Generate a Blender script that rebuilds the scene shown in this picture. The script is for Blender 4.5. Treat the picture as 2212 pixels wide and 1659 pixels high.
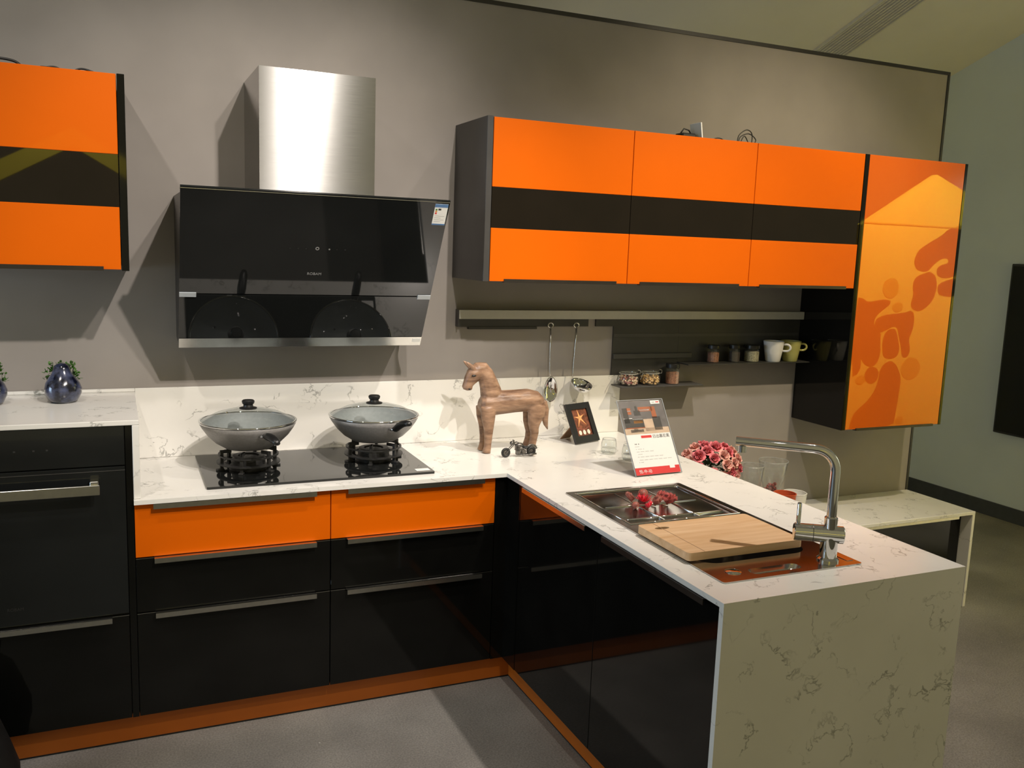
import bpy, bmesh, math, random
from mathutils import Vector, Matrix
random.seed(7)
PI = math.pi
for o in list(bpy.data.objects):
    bpy.data.objects.remove(o)
SC = bpy.context.scene
C = SC.collection

# ------------------------------------------------------------------ camera
cam = bpy.data.cameras.new('camera')
cam.sensor_fit = 'HORIZONTAL'; cam.sensor_width = 36.0
cam.lens = 1931.537 * 36.0 / 2212.0
cam.clip_start = 0.05; cam.clip_end = 100
cam_o = bpy.data.objects.new('camera', cam); C.objects.link(cam_o)
cam_o.matrix_world = (Matrix.Translation((-0.0362, -3.4678, 1.6162)) @ Matrix.Rotation(-0.4204, 4, 'Z')
                      @ Matrix.Rotation(1.4221, 4, 'X') @ Matrix.Rotation(0.0358, 4, 'Z'))
SC.camera = cam_o

# ------------------------------------------------------------------ world, lamps, exposure
world = bpy.data.worlds.new('world'); SC.world = world; world.use_nodes = True
bg = world.node_tree.nodes['Background']
bg.inputs[0].default_value = (0.30, 0.265, 0.150, 1); bg.inputs[1].default_value = 0.9
vs = SC.view_settings
vs.view_transform = 'Standard'; vs.look = 'None'; vs.gamma = 1.0; vs.exposure = 0.0; vs.use_curve_mapping = False

def lamp(name, kind, loc, target, energy, color, radius=0.03, angle=90, blend=0.5, size=1.0):
    l = bpy.data.lights.new(name, kind); l.energy = energy; l.color = color
    if kind == 'SPOT':
        l.shadow_soft_size = radius; l.spot_size = math.radians(angle); l.spot_blend = blend
    if kind == 'AREA':
        l.shape = 'SQUARE'; l.size = size
    o = bpy.data.objects.new(name, l); C.objects.link(o)
    o.location = loc
    o.rotation_euler = (Vector(target) - Vector(loc)).to_track_quat('-Z', 'Y').to_euler()
    return o
WARM = (1.0, 0.91, 0.83)
YELLOW = (1.0, 0.84, 0.58)
lamp('spotlight', 'SPOT', (0.96, -2.30, 3.00), (0.66, -0.10, 1.0), 104, WARM, 0.03, 74, 1.0)
lamp('spotlight', 'SPOT', (1.50, -4.60, 4.70), (0.46, 0.0, 1.28), 700, WARM, 0.05, 26, 0.7)
lamp('spotlight', 'SPOT', (-0.62, -1.50, 3.2), (-0.15, -0.25, 1.0), 62, WARM, 0.03, 90, 1.0)
lamp('spotlight', 'SPOT', (2.02, -1.48, 3.27), (1.78, -0.72, 0.8), 205, WARM, 0.03, 78, 1.0)
lamp('spotlight', 'SPOT', (3.10, -1.75, 3.1), (2.72, -0.34, 1.35), 175, YELLOW, 0.03, 82, 1.0)
lamp('spotlight', 'SPOT', (4.55, -0.55, 3.3), (5.0, -1.8, 1.25), 1150, (1.0, 0.93, 0.75), 0.05, 58, 0.6)  # unseen spot added to brighten the mural board for its reflection
lamp('spotlight', 'SPOT', (-0.33, -4.55, 3.3), (-0.33, -6.0, 2.15), 340, (1.0, 0.93, 0.75), 0.05, 80, 0.6)  # unseen spot added to brighten the mirrored house frame
lamp('area_light', 'AREA', (-4.5, -1.45, 1.5), (1.2, -1.2, 0.6), 75, (0.55, 0.76, 1.0), size=1.6)  # bluish daylight from the left
lamp('area_light', 'AREA', (1.6, 1.0, 1.3), (5.5, 0.9, 1.0), 11, (1.0, 0.90, 0.68), size=0.9)  # unseen fill added behind wall_back to brighten right wall and ceiling

# ------------------------------------------------------------------ helpers
def box(bm, x0, x1, y0, y1, z0, z1, bev=0.0):
    r = bmesh.ops.create_cube(bm, size=1.0)
    vs_ = r['verts']
    bmesh.ops.scale(bm, vec=(abs(x1-x0), abs(y1-y0), abs(z1-z0)), verts=vs_)
    bmesh.ops.translate(bm, vec=((x0+x1)/2, (y0+y1)/2, (z0+z1)/2), verts=vs_)
    if bev > 0:
        es = {e for v in vs_ for e in v.link_edges}
        bmesh.ops.bevel(bm, geom=list(es), offset=bev, segments=1, affect='EDGES', profile=0.5)
    return bm
def ring_mesh(bm, rings, closed_path=False, cap=True):
    vr = [[bm.verts.new(p) for p in r] for r in rings]
    n = len(vr[0]); m = len(vr)
    for i in range(m if closed_path else m-1):
        a = vr[i]; b = vr[(i+1) % m]
        for j in range(n):
            try: bm.faces.new((a[j], a[(j+1) % n], b[(j+1) % n], b[j]))
            except ValueError: pass
    if cap and not closed_path:
        bm.faces.new(list(reversed(vr[0]))); bm.faces.new(vr[-1])
def tube(bm, pts, rad, seg=10, closed=False, flat=1.0):
    pts = [Vector(p) for p in pts]; n = len(pts)
    rr = rad if isinstance(rad, (list, tuple)) else [rad]*n
    rings = []; up = None
    for i, p in enumerate(pts):
        if closed: t = pts[(i+1) % n]-pts[i-1]
        else: t = pts[min(i+1, n-1)]-pts[max(i-1, 0)]
        t.normalize()
        if up is None:
            up = Vector((0, 0, 1)) if abs(t.z) < 0.9 else Vector((1, 0, 0))
        a = t.cross(up)
        if a.length < 1e-5: a = t.cross(Vector((0, 1, 0)))
        a.normalize(); b = a.cross(t).normalized(); up = b
        rings.append([p + a*math.cos(2*PI*k/seg)*rr[i] + b*math.sin(2*PI*k/seg)*rr[i]*flat for k in range(seg)])
    ring_mesh(bm, rings, closed)
    return bm
def lathe(bm, prof, c=(0, 0, 0), seg=32, axis='Z'):
    """prof: (radius, height) list from one end to the other"""
    cols = []
    for r, h in prof:
        if r < 1e-6:
            cols.append([bm.verts.new(_ax(0, 0, h, c, axis))])
        else:
            cols.append([bm.verts.new(_ax(r*math.cos(2*PI*k/seg), r*math.sin(2*PI*k/seg), h, c, axis)) for k in range(seg)])
    for a, b in zip(cols, cols[1:]):
        for k in range(seg):
            k2 = (k+1) % seg
            f = [a[k % len(a)], a[k2 % len(a)], b[k2 % len(b)], b[k % len(b)]]
            u = []
            for v in f:
                if v not in u: u.append(v)
            if len(u) > 2:
                try: bm.faces.new(u)
                except ValueError: pass
    return bm
def _ax(x, y, h, c, axis):
    if axis == 'Z': return (c[0]+x, c[1]+y, c[2]+h)
    if axis == 'Y': return (c[0]+x, c[1]+h, c[2]+y)
    return (c[0]+h, c[1]+x, c[2]+y)
def cyl(bm, c, r, h, seg=24, axis='Z'):
    return lathe(bm, [(0, 0), (r, 0), (r, h), (0, h)], c, seg, axis)
def sphere(bm, c, r, sx=1, sy=1, sz=1, u=16, v=10):
    q = bmesh.ops.create_uvsphere(bm, u_segments=u, v_segments=v, radius=r)
    bmesh.ops.scale(bm, vec=(sx, sy, sz), verts=q['verts'])
    bmesh.ops.translate(bm, vec=c, verts=q['verts'])
    return q['verts']
def prism(bm, poly, mapf, h0, h1):
    """extrude a 2D polygon between offsets h0 and h1; mapf(u, v, h) -> 3D"""
    a = [bm.verts.new(mapf(u, v, h0)) for u, v in poly]
    b = [bm.verts.new(mapf(u, v, h1)) for u, v in poly]
    n = len(poly)
    bm.faces.new(a); bm.faces.new(list(reversed(b)))
    for i in range(n):
        bm.faces.new((a[i], b[i], b[(i+1) % n], a[(i+1) % n]))
    return bm
def rrect(x0, x1, y0, y1, r, n=5):
    out = []
    for cx, cy, a0 in ((x1-r, y1-r, 0), (x0+r, y1-r, PI/2), (x0+r, y0+r, PI), (x1-r, y0+r, 1.5*PI)):
        for k in range(n+1):
            a = a0+PI/2*k/n
            out.append((cx+r*math.cos(a), cy+r*math.sin(a)))
    return out
def ellipse(cx, cy, rx, ry, n=24):
    return [(cx+rx*math.cos(2*PI*k/n), cy+ry*math.sin(2*PI*k/n)) for k in range(n)]
def smooth_loop(poly, it=2):
    for _ in range(it):
        out = []
        for i in range(len(poly)):
            a = poly[i]; b = poly[(i+1) % len(poly)]
            out.append((a[0]*.75+b[0]*.25, a[1]*.75+b[1]*.25)); out.append((a[0]*.25+b[0]*.75, a[1]*.25+b[1]*.75))
        poly = out
    return poly
def slab(bm, outer, holes, z0, z1):
    """flat plate with holes, between z0 and z1"""
    loops = []
    for loop in [outer]+holes:
        vs_ = [bm.verts.new((x, y, z1)) for x, y in loop]
        es = [bm.edges.new((vs_[i], vs_[(i+1) % len(vs_)])) for i in range(len(vs_))]
        loops.append((vs_, es))
    alle = [e for l in loops for e in l[1]]
    r = bmesh.ops.triangle_fill(bm, use_beauty=True, use_dissolve=False, edges=alle)
    top = [g for g in r['geom'] if isinstance(g, bmesh.types.BMFace)]
    low = {}
    for vs_, es in loops:
        for v in vs_: low[v] = bm.verts.new((v.co.x, v.co.y, z0))
    for f in top:
        bm.faces.new([low[v] for v in reversed(f.verts)])
    for vs_, es in loops:
        n = len(vs_)
        for i in range(n):
            a, b = vs_[i], vs_[(i+1) % n]
            bm.faces.new((a, b, low[b], low[a]))
    return bm
def wloc(o):
    v = Vector((0, 0, 0))
    while o is not None:
        v += o.location; o = o.parent
    return v
def obj(name, bm, mat, parent=None, smooth=False, local=False):
    if parent is not None and not local:
        bmesh.ops.translate(bm, vec=-wloc(parent), verts=bm.verts[:])
    bmesh.ops.recalc_face_normals(bm, faces=bm.faces[:])
    me = bpy.data.meshes.new(name); bm.to_mesh(me); bm.free()
    if smooth:
        me.polygons.foreach_set('use_smooth', [True]*len(me.polygons))
        if smooth != 'all':
            try: me.set_sharp_from_angle(angle=math.radians(35))
            except Exception: pass
    me.materials.append(MAT[mat] if isinstance(mat, str) else mat)
    o = bpy.data.objects.new(name, me); C.objects.link(o)
    if parent is not None: o.parent = parent
    return o
def B(): return bmesh.new()
def thing(name, label, cat, loc=(0, 0, 0), group=None, rotz=0.0):
    o = bpy.data.objects.new(name, None); C.objects.link(o)
    o.location = loc; o.rotation_euler = (0, 0, rotz); o.empty_display_size = 0.05
    return tag(o, label, cat, group)
def tag(o, label, cat, group=None):
    o['label'] = label; o['category'] = cat
    if group: o['group'] = group
    return o
def struct(name, bm, mat, **k):
    o = obj(name, bm, mat, **k); o['kind'] = 'structure'; return o
def dup(root, loc, rotz=None, label=None):
    r = root.copy(); C.objects.link(r); r.location = loc
    if rotz is not None: r.rotation_euler = (0, 0, rotz)
    if label: r['label'] = label
    for ch in list(root.children):
        c = ch.copy(); C.objects.link(c); c.parent = r
        for g in list(ch.children):
            d = g.copy(); C.objects.link(d); d.parent = c
    return r
def text_obj(name, s, size, mat, parent, matrix, depth=0.0003):
    cu = bpy.data.curves.new(name, 'FONT'); cu.body = s; cu.size = size; cu.extrude = depth
    cu.align_x = 'LEFT'
    t = bpy.data.objects.new(name+'_src', cu); C.objects.link(t)
    dg = bpy.context.evaluated_depsgraph_get()
    me = bpy.data.meshes.new_from_object(t.evaluated_get(dg))
    bpy.data.objects.remove(t)
    me.materials.clear(); me.materials.append(MAT[mat])
    o = bpy.data.objects.new(name, me); C.objects.link(o)
    o.parent = parent; o.matrix_local = matrix
    return o

# ------------------------------------------------------------------ materials
MAT = {}
def nodes(name):
    m = bpy.data.materials.new(name); m.use_nodes = True
    nt = m.node_tree; p = nt.nodes['Principled BSDF']
    MAT[name] = m
    return m, nt, p
def setp(p, **k):
    for a, v in k.items():
        key = {'base': 'Base Color', 'rough': 'Roughness', 'metal': 'Metallic', 'ior': 'IOR', 'coat': 'Coat Weight', 'coat_ior': 'Coat IOR',
               'coat_rough': 'Coat Roughness', 'trans': 'Transmission Weight', 'aniso': 'Anisotropic', 'spec': 'Specular IOR Level',
               'alpha': 'Alpha', 'sss': 'Subsurface Weight'}[a]
        if a == 'base' and len(v) == 3: v = (*v, 1)
        p.inputs[key].default_value = v
def mottle(nt, p, c1, c2, scale=8.0, detail=4.0, rough=None, lo=0.35, hi=0.65, stretch=None, bump=0.0, bscale=None):
    """noise-driven colour (and roughness/bump) on object coordinates"""
    tc = nt.nodes.new('ShaderNodeTexCoord'); mp = nt.nodes.new('ShaderNodeMapping')
    nt.links.new(tc.outputs['Object'], mp.inputs[0])
    if stretch: mp.inputs['Scale'].default_value = stretch
    nz = nt.nodes.new('ShaderNodeTexNoise'); nz.inputs['Scale'].default_value = scale; nz.inputs['Detail'].default_value = detail
    nt.links.new(mp.outputs[0], nz.inputs['Vector'])
    rp = nt.nodes.new('ShaderNodeValToRGB')
    rp.color_ramp.elements[0].position = lo; rp.color_ramp.elements[0].color = (*c1, 1)
    rp.color_ramp.elements[1].position = hi; rp.color_ramp.elements[1].color = (*c2, 1)
    nt.links.new(nz.outputs['Fac'], rp.inputs[0]); nt.links.new(rp.outputs[0], p.inputs['Base Color'])
    if rough:
        mr = nt.nodes.new('ShaderNodeMapRange')
        mr.inputs['To Min'].default_value = rough[0]; mr.inputs['To Max'].default_value = rough[1]
        nt.links.new(nz.outputs['Fac'], mr.inputs['Value']); nt.links.new(mr.outputs[0], p.inputs['Roughness'])
    if bump:
        n2 = nt.nodes.new('ShaderNodeTexNoise'); n2.inputs['Scale'].default_value = bscale or scale*6; n2.inputs['Detail'].default_value = 6
        nt.links.new(mp.outputs[0], n2.inputs['Vector'])
        bp = nt.nodes.new('ShaderNodeBump'); bp.inputs['Strength'].default_value = bump; bp.inputs['Distance'].default_value = 0.003
        nt.links.new(n2.outputs['Fac'], bp.inputs['Height']); nt.links.new(bp.outputs[0], p.inputs['Normal'])
    return tc, mp, rp
def simple(name, col, rough=0.5, var=0.06, scale=20.0, **k):
    m, nt, p = nodes(name)
    c1 = tuple(max(0, c*(1-var)) for c in col); c2 = tuple(min(1, c*(1+var)) for c in col)
    mottle(nt, p, c1, c2, scale, 3.0)
    setp(p, rough=rough, **k)
    return m
simple('wall_paint', (0.290, 0.264, 0.240), 0.85, 0.06, 3.0)
simple('wall_side_paint', (0.56, 0.63, 0.66), 0.9, 0.03, 2.0)
simple('ceiling_paint', (0.66, 0.64, 0.58), 0.9, 0.03, 2.0)
simple('trim_black', (0.02, 0.018, 0.015), 0.4, 0.1)
simple('orange', (0.66, 0.112, 0.0), 0.35, 0.015, 4.0, ior=1.25, coat=0.2, coat_rough=0.02, coat_ior=1.4)
simple('orange_glass', (0.64, 0.108, 0.0), 0.35, 0.015, 4.0, ior=1.2, coat=1.0, coat_rough=0.012, coat_ior=1.6)
simple('black_gloss', (0.004, 0.004, 0.0035), 0.05, 0.2, 6.0, ior=1.42)
simple('black_band', (0.008, 0.0052, 0.0035), 0.02, 0.1, 6.0)
simple('carcass_dark', (0.050, 0.048, 0.046), 0.35, 0.08, 10.0)
simple('carcass_black', (0.014, 0.012, 0.010), 0.3, 0.1, 10.0)
simple('handle_dark', (0.02, 0.016, 0.012), 0.35, 0.1)
simple('alu', (0.62, 0.61, 0.58), 0.24, 0.04, 60.0, metal=1.0)
simple('chrome', (0.66, 0.665, 0.68), 0.04, 0.02, 30.0, metal=1.0)
simple('sink_steel', (0.52, 0.50, 0.48), 0.16, 0.04, 40.0, metal=1.0)
simple('glass_black', (0.010, 0.011, 0.011), 0.035, 0.1, 5.0, ior=1.52)
simple('black_plastic', (0.012, 0.012, 0.012), 0.35, 0.2)
simple('iron', (0.018, 0.018, 0.018), 0.5, 0.3, 60.0)
simple('gunmetal', (0.16, 0.15, 0.14), 0.35, 0.4, 90.0, metal=0.9)
simple('wok_grey', (0.27, 0.262, 0.26), 0.42, 0.08, 120.0, metal=0.2)
simple('wok_inner', (0.27, 0.29, 0.29), 0.5, 0.05, 80.0)
simple('white_ceramic', (0.78, 0.77, 0.74), 0.2, 0.02)
simple('olive_ceramic', (0.42, 0.40, 0.13), 0.2, 0.05)
simple('red_ceramic', (0.55, 0.10, 0.04), 0.2, 0.05)
simple('clay_pot', (0.30, 0.16, 0.10), 0.6, 0.1)
simple('paper', (0.90, 0.90, 0.88), 0.55, 0.01)
simple('grey_tab', (0.48, 0.52, 0.56), 0.3, 0.03)
simple('mark_grey', (0.30, 0.30, 0.30), 0.5, 0.05)
simple('mark_dim', (0.022, 0.022, 0.022), 0.5, 0.05)
simple('print_red', (0.72, 0.03, 0.035), 0.5, 0.03)
simple('print_black', (0.03, 0.03, 0.03), 0.5, 0.05)
simple('print_grey', (0.42, 0.42, 0.42), 0.5, 0.05)
simple('print_blue', (0.10, 0.22, 0.45), 0.5, 0.05)
simple('photo_grey', (0.13, 0.12, 0.125), 0.4, 0.15, 40)
simple('photo_dark', (0.035, 0.033, 0.036), 0.4, 0.2, 40)
simple('photo_orange', (0.38, 0.10, 0.03), 0.4, 0.1, 40)
simple('photo_amber', (0.72, 0.30, 0.05), 0.4, 0.1, 40)
simple('photo_beige', (0.62, 0.46, 0.33), 0.4, 0.08, 40)
simple('photo_brown', (0.17, 0.055, 0.03), 0.35, 0.5, 60)
simple('starfish', (0.80, 0.36, 0.14), 0.5, 0.2, 90)
simple('shell', (0.85, 0.72, 0.60), 0.5, 0.15, 120)
simple('leaf', (0.055, 0.16, 0.02), 0.5, 0.5, 60)
simple('leaf_dark', (0.03, 0.06, 0.02), 0.6, 0.5, 60)
simple('rose', (0.80, 0.17, 0.20), 0.6, 0.45, 26)
simple('rose_pale', (0.86, 0.42, 0.36), 0.6, 0.3, 26)
simple('dried_red', (0.33, 0.05, 0.04), 0.7, 0.5, 120)
simple('bright_red', (0.65, 0.02, 0.04), 0.6, 0.4, 90)
simple('dried_pod', (0.30, 0.085, 0.06), 0.5, 0.4, 90)
simple('spice_brown', (0.30, 0.12, 0.06), 0.8, 0.5, 260)
simple('spice_dark', (0.035, 0.02, 0.015), 0.8, 0.5, 260)
simple('spice_pale', (0.36, 0.33, 0.22), 0.8, 0.4, 200)
simple('chickpea', (0.66, 0.42, 0.17), 0.5, 0.2, 160)
simple('bean_red', (0.28, 0.06, 0.05), 0.4, 0.4, 160)
simple('bean_pale', (0.70, 0.52, 0.36), 0.4, 0.3, 160)
simple('cardboard', (0.30, 0.18, 0.10), 0.8, 0.1)
simple('frame_black', (0.014, 0.014, 0.016), 0.3, 0.1)
simple('shelf_dark', (0.060, 0.058, 0.055), 0.4, 0.08, 12)
simple('panel_dark', (0.040, 0.039, 0.036), 0.35, 0.08, 12)
simple('rail_pale', (0.47, 0.46, 0.40), 0.5, 0.03)
simple('cable_black', (0.012, 0.011, 0.010), 0.5, 0.2)
simple('mural_yellow', (0.80, 0.66, 0.06), 0.7, 0.03, 3)
simple('mural_brown', (0.006, 0.004, 0.002), 0.7, 0.1)
simple('mural_mid', (0.52, 0.36, 0.02), 0.7, 0.05)
simple('bag_black', (0.006, 0.006, 0.007), 0.6, 0.3)
simple('baseboard', (0.045, 0.05, 0.055), 0.5, 0.1)
simple('vent_grey', (0.40, 0.385, 0.35), 0.7, 0.04)
simple('vent_slat', (0.56, 0.54, 0.49), 0.7, 0.04)
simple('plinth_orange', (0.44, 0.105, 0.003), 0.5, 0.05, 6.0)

def m_quartz():
    m, nt, p = nodes('quartz')
    L = nt.links.new
    tc = nt.nodes.new('ShaderNodeTexCoord')
    nw = nt.nodes.new('ShaderNodeTexNoise'); nw.inputs['Scale'].default_value = 9.0; nw.inputs['Detail'].default_value = 3.0
    L(tc.outputs['Object'], nw.inputs['Vector'])
    mx = nt.nodes.new('ShaderNodeMix'); mx.data_type = 'VECTOR'; mx.inputs['Factor'].default_value = 0.09
    L(tc.outputs['Object'], mx.inputs['A']); L(nw.outputs['Color'], mx.inputs['B'])
    nv = nt.nodes.new('ShaderNodeTexNoise'); nv.inputs['Scale'].default_value = 6.5; nv.inputs['Detail'].default_value = 5.0; nv.inputs['Roughness'].default_value = 0.6
    L(mx.outputs['Result'], nv.inputs['Vector'])
    sub = nt.nodes.new('ShaderNodeMath'); sub.operation = 'SUBTRACT'; sub.inputs[1].default_value = 0.5
    ab = nt.nodes.new('ShaderNodeMath'); ab.operation = 'ABSOLUTE'
    L(nv.outputs['Fac'], sub.inputs[0]); L(sub.outputs[0], ab.inputs[0])
    mr = nt.nodes.new('ShaderNodeMapRange'); mr.inputs['From Min'].default_value = 0.0; mr.inputs['From Max'].default_value = 0.013
    mr.inputs['To Min'].default_value = 1.0; mr.inputs['To Max'].default_value = 0.0
    L(ab.outputs[0], mr.inputs['Value'])
    nm = nt.nodes.new('ShaderNodeTexNoise'); nm.inputs['Scale'].default_value = 11.0; nm.inputs['Detail'].default_value = 2.0
    L(tc.outputs['Object'], nm.inputs['Vector'])
    mk = nt.nodes.new('ShaderNodeMapRange'); mk.inputs['From Min'].default_value = 0.46; mk.inputs['From Max'].default_value = 0.64
    L(nm.outputs['Fac'], mk.inputs['Value'])
    mul = nt.nodes.new('ShaderNodeMath'); mul.operation = 'MULTIPLY'
    L(mr.outputs[0], mul.inputs[0]); L(mk.outputs[0], mul.inputs[1])
    nb = nt.nodes.new('ShaderNodeTexNoise'); nb.inputs['Scale'].default_value = 3.0; nb.inputs['Detail'].default_value = 4.0
    L(tc.outputs['Object'], nb.inputs['Vector'])
    base = nt.nodes.new('ShaderNodeValToRGB')
    base.color_ramp.elements[0].position = 0.3; base.color_ramp.elements[0].color = (0.76, 0.745, 0.70, 1)
    base.color_ramp.elements[1].position = 0.7; base.color_ramp.elements[1].color = (0.83, 0.815, 0.775, 1)
    L(nb.outputs['Fac'], base.inputs[0])
    cm = nt.nodes.new('ShaderNodeMix'); cm.data_type = 'RGBA'; cm.inputs['B'].default_value = (0.36, 0.355, 0.33, 1)
    L(mul.outputs[0], cm.inputs['Factor']); L(base.outputs[0], cm.inputs['A'])
    L(cm.outputs['Result'], p.inputs['Base Color'])
    setp(p, rough=0.22, ior=1.45)
m_quartz()
def m_concrete():
    m, nt, p = nodes('concrete')
    L = nt.links.new
    tc, mp, rp = mottle(nt, p, (0.16, 0.15, 0.135), (0.27, 0.255, 0.23), 2.2, 8.0, rough=(0.55, 0.75), lo=0.3, hi=0.7, bump=0.35, bscale=120)
    vo = nt.nodes.new('ShaderNodeTexVoronoi'); vo.inputs['Scale'].default_value = 26.0
    L(tc.outputs['Object'], vo.inputs['Vector'])
    mr = nt.nodes.new('ShaderNodeMapRange'); mr.inputs['From Min'].default_value = 0.05; mr.inputs['From Max'].default_value = 0.09
    mr.inputs['To Min'].default_value = 1.0; mr.inputs['To Max'].default_value = 0.0
    L(vo.outputs['Distance'], mr.inputs['Value'])
    gt = nt.nodes.new('ShaderNodeMath'); gt.operation = 'GREATER_THAN'; gt.inputs[1].default_value = 0.82
    sp = nt.nodes.new('ShaderNodeSeparateColor'); L(vo.outputs['Color'], sp.inputs[0]); L(sp.outputs[0], gt.inputs[0])
    mu = nt.nodes.new('ShaderNodeMath'); mu.operation = 'MULTIPLY'; L(mr.outputs[0], mu.inputs[0]); L(gt.outputs[0], mu.inputs[1])
    cm = nt.nodes.new('ShaderNodeMix'); cm.data_type = 'RGBA'; cm.inputs['B'].default_value = (0.42, 0.40, 0.37, 1)
    L(mu.outputs[0], cm.inputs['Factor']); L(rp.outputs[0], cm.inputs['A'])
    ng = nt.nodes.new('ShaderNodeTexNoise'); ng.inputs['Scale'].default_value = 170.0; ng.inputs['Detail'].default_value = 3.0
    L(tc.outputs['Object'], ng.inputs['Vector'])
    gr = nt.nodes.new('ShaderNodeMapRange'); gr.inputs['From Min'].default_value = 0.3; gr.inputs['From Max'].default_value = 0.7; gr.inputs['To Min'].default_value = 0.74; gr.inputs['To Max'].default_value = 1.24
    L(ng.outputs['Fac'], gr.inputs['Value'])
    vm = nt.nodes.new('ShaderNodeVectorMath'); vm.operation = 'SCALE'; L(cm.outputs['Result'], vm.inputs[0]); L(gr.outputs[0], vm.inputs['Scale'])
    L(vm.outputs[0], p.inputs['Base Color'])
m_concrete()
def m_brushed():
    m, nt, p = nodes('steel_brushed')
    mottle(nt, p, (0.36, 0.357, 0.35), (0.42, 0.417, 0.41), 40, 4, stretch=(0.3, 0.3, 14))
    tg = nt.nodes.new('ShaderNodeCombineXYZ'); tg.inputs[2].default_value = 1.0      # brushed sideways: highlights streak upright
    nt.links.new(tg.outputs[0], p.inputs['Tangent'])
    setp(p, metal=1.0, rough=0.20, aniso=1.0)
m_brushed()
def m_wood(name, c1, c2, scale, stretch, rough, bump=0.0):
    m, nt, p = nodes(name)
    mottle(nt, p, c1, c2, scale, 7, stretch=stretch, lo=0.3, hi=0.72, bump=bump, bscale=scale*2)
    setp(p, rough=rough)
m_wood('wood_horse', (0.15, 0.080, 0.048), (0.40, 0.245, 0.155), 34, (0.45, 1, 1.6), 0.40, 0.6)
m_wood('wood_board', (0.60, 0.37, 0.185), (0.76, 0.53, 0.32), 6, (0.7, 7, 7), 0.45)
def m_glaze():
    m, nt, p = nodes('blue_glaze')
    mottle(nt, p, (0.004, 0.005, 0.014), (0.10, 0.12, 0.22), 34, 6, lo=0.42, hi=0.80)
    setp(p, rough=0.16, coat=0.6)
m_glaze()
def m_glass(name, tint, f0=0.04, rough=0.0, gain=0.9, body=0.0):
    """thin clear sheet: see-through plus reflection that grows towards grazing angles"""
    m = bpy.data.materials.new(name); m.use_nodes = True; MAT[name] = m
    nt = m.node_tree; L = nt.links.new
    for n in list(nt.nodes): nt.nodes.remove(n)
    out = nt.nodes.new('ShaderNodeOutputMaterial')
    tr = nt.nodes.new('ShaderNodeBsdfTransparent'); tr.inputs[0].default_value = (*tint, 1)
    gl = nt.nodes.new('ShaderNodeBsdfGlossy')
    tc = nt.nodes.new('ShaderNodeTexCoord'); nz = nt.nodes.new('ShaderNodeTexNoise'); nz.inputs['Scale'].default_value = 30.0
    L(tc.outputs['Object'], nz.inputs['Vector'])
    rr = nt.nodes.new('ShaderNodeMapRange'); rr.inputs['To Min'].default_value = rough; rr.inputs['To Max'].default_value = rough+0.02
    L(nz.outputs['Fac'], rr.inputs['Value']); L(rr.outputs[0], gl.inputs['Roughness'])
    lw = nt.nodes.new('ShaderNodeLayerWeight'); lw.inputs['Blend'].default_value = 0.5
    pw = nt.nodes.new('ShaderNodeMath'); pw.operation = 'POWER'; pw.inputs[1].default_value = 4.0; L(lw.outputs['Facing'], pw.inputs[0])
    ma = nt.nodes.new('ShaderNodeMath'); ma.operation = 'MULTIPLY_ADD'; ma.inputs[1].default_value = gain; ma.inputs[2].default_value = f0; ma.use_clamp = True
    L(pw.outputs[0], ma.inputs[0])
    mx = nt.nodes.new('ShaderNodeMixShader'); L(ma.outputs[0], mx.inputs[0]); L(tr.outputs[0], mx.inputs[1]); L(gl.outputs[0], mx.inputs[2])
    last = mx
    if body:
        df = nt.nodes.new('ShaderNodeBsdfDiffuse'); df.inputs[0].default_value = (0.8, 0.82, 0.8, 1)
        m2 = nt.nodes.new('ShaderNodeMixShader'); m2.inputs[0].default_value = body
        L(mx.outputs[0], m2.inputs[1]); L(df.outputs[0], m2.inputs[2]); last = m2
    L(last.outputs[0], out.inputs[0])
m_glass('clear_glass', (0.95, 0.96, 0.955), 0.06, 0.0, 0.75, 0.045)
m_glass('rim_glass', (0.90, 0.92, 0.91), 0.30, 0.02, 0.5, 0.25)
m_glass('lid_glass', (0.93, 0.95, 0.945), 0.05, 0.0, 0.7, 0.02)
m_glass('jar_glass', (0.93, 0.94, 0.93), 0.10, 0.0, 0.75, 0.02)
m_glass('cup_glass', (0.965, 0.975, 0.97), 0.05, 0.0, 0.85, 0.012)
m_glass('acrylic', (0.96, 0.96, 0.965), 0.03, 0.0, 0.5)

# ------------------------------------------------------------------ room shell
ZF = -0.105                                   # showroom floor, a step below the kitchen's platform
ZC = 0.8148                                   # worktop height
XW, ZW = 3.907, 2.594
struct('floor', box(B(), -4.5, 5.62, -6.0, 1.8, ZF-0.1, ZF), 'concrete')
struct('floor_platform', box(B(), -3.0, 1.98, -1.845, 0.0, ZF, 0.0), 'concrete')
struct('floor_platform', box(B(), -3.0, 1.22, -3.3, -1.845, ZF, 0.0), 'concrete')
struct('wall_back', box(B(), -3.2, XW-0.014, 0.0, 0.11, ZF, ZW-0.016), 'wall_paint')
struct('trim_1', box(B(), -3.2, XW, -0.004, 0.114, ZW-0.016, ZW), 'trim_black')
struct('trim_2', box(B(), XW-0.014, XW, -0.004, 0.114, ZF, ZW-0.016), 'trim_black')
XR = 5.53
struct('wall_right', box(B(), XR, XR+0.09, -2.4, 1.8, ZF, 4.35), 'wall_side_paint')
struct('baseboard_right', box(B(), XR-0.012, XR, -2.4, 1.75, ZF, -0.004), 'baseboard')
struct('wall_far', box(B(), -3.2, XR, 1.75, 1.8, ZF, 3.0), 'wall_side_paint')
SL = 0.348
def zc(y): return 3.4607 - SL*y
bm = B()
prism(bm, [(1.8, zc(1.8)), (-3.6, zc(-3.6)), (-3.6, zc(-3.6)+0.08), (1.8, zc(1.8)+0.08)], lambda u, v, h: (h, u, v), -3.2, XR+0.09)
struct('ceiling', bm, 'ceiling_paint')
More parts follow.
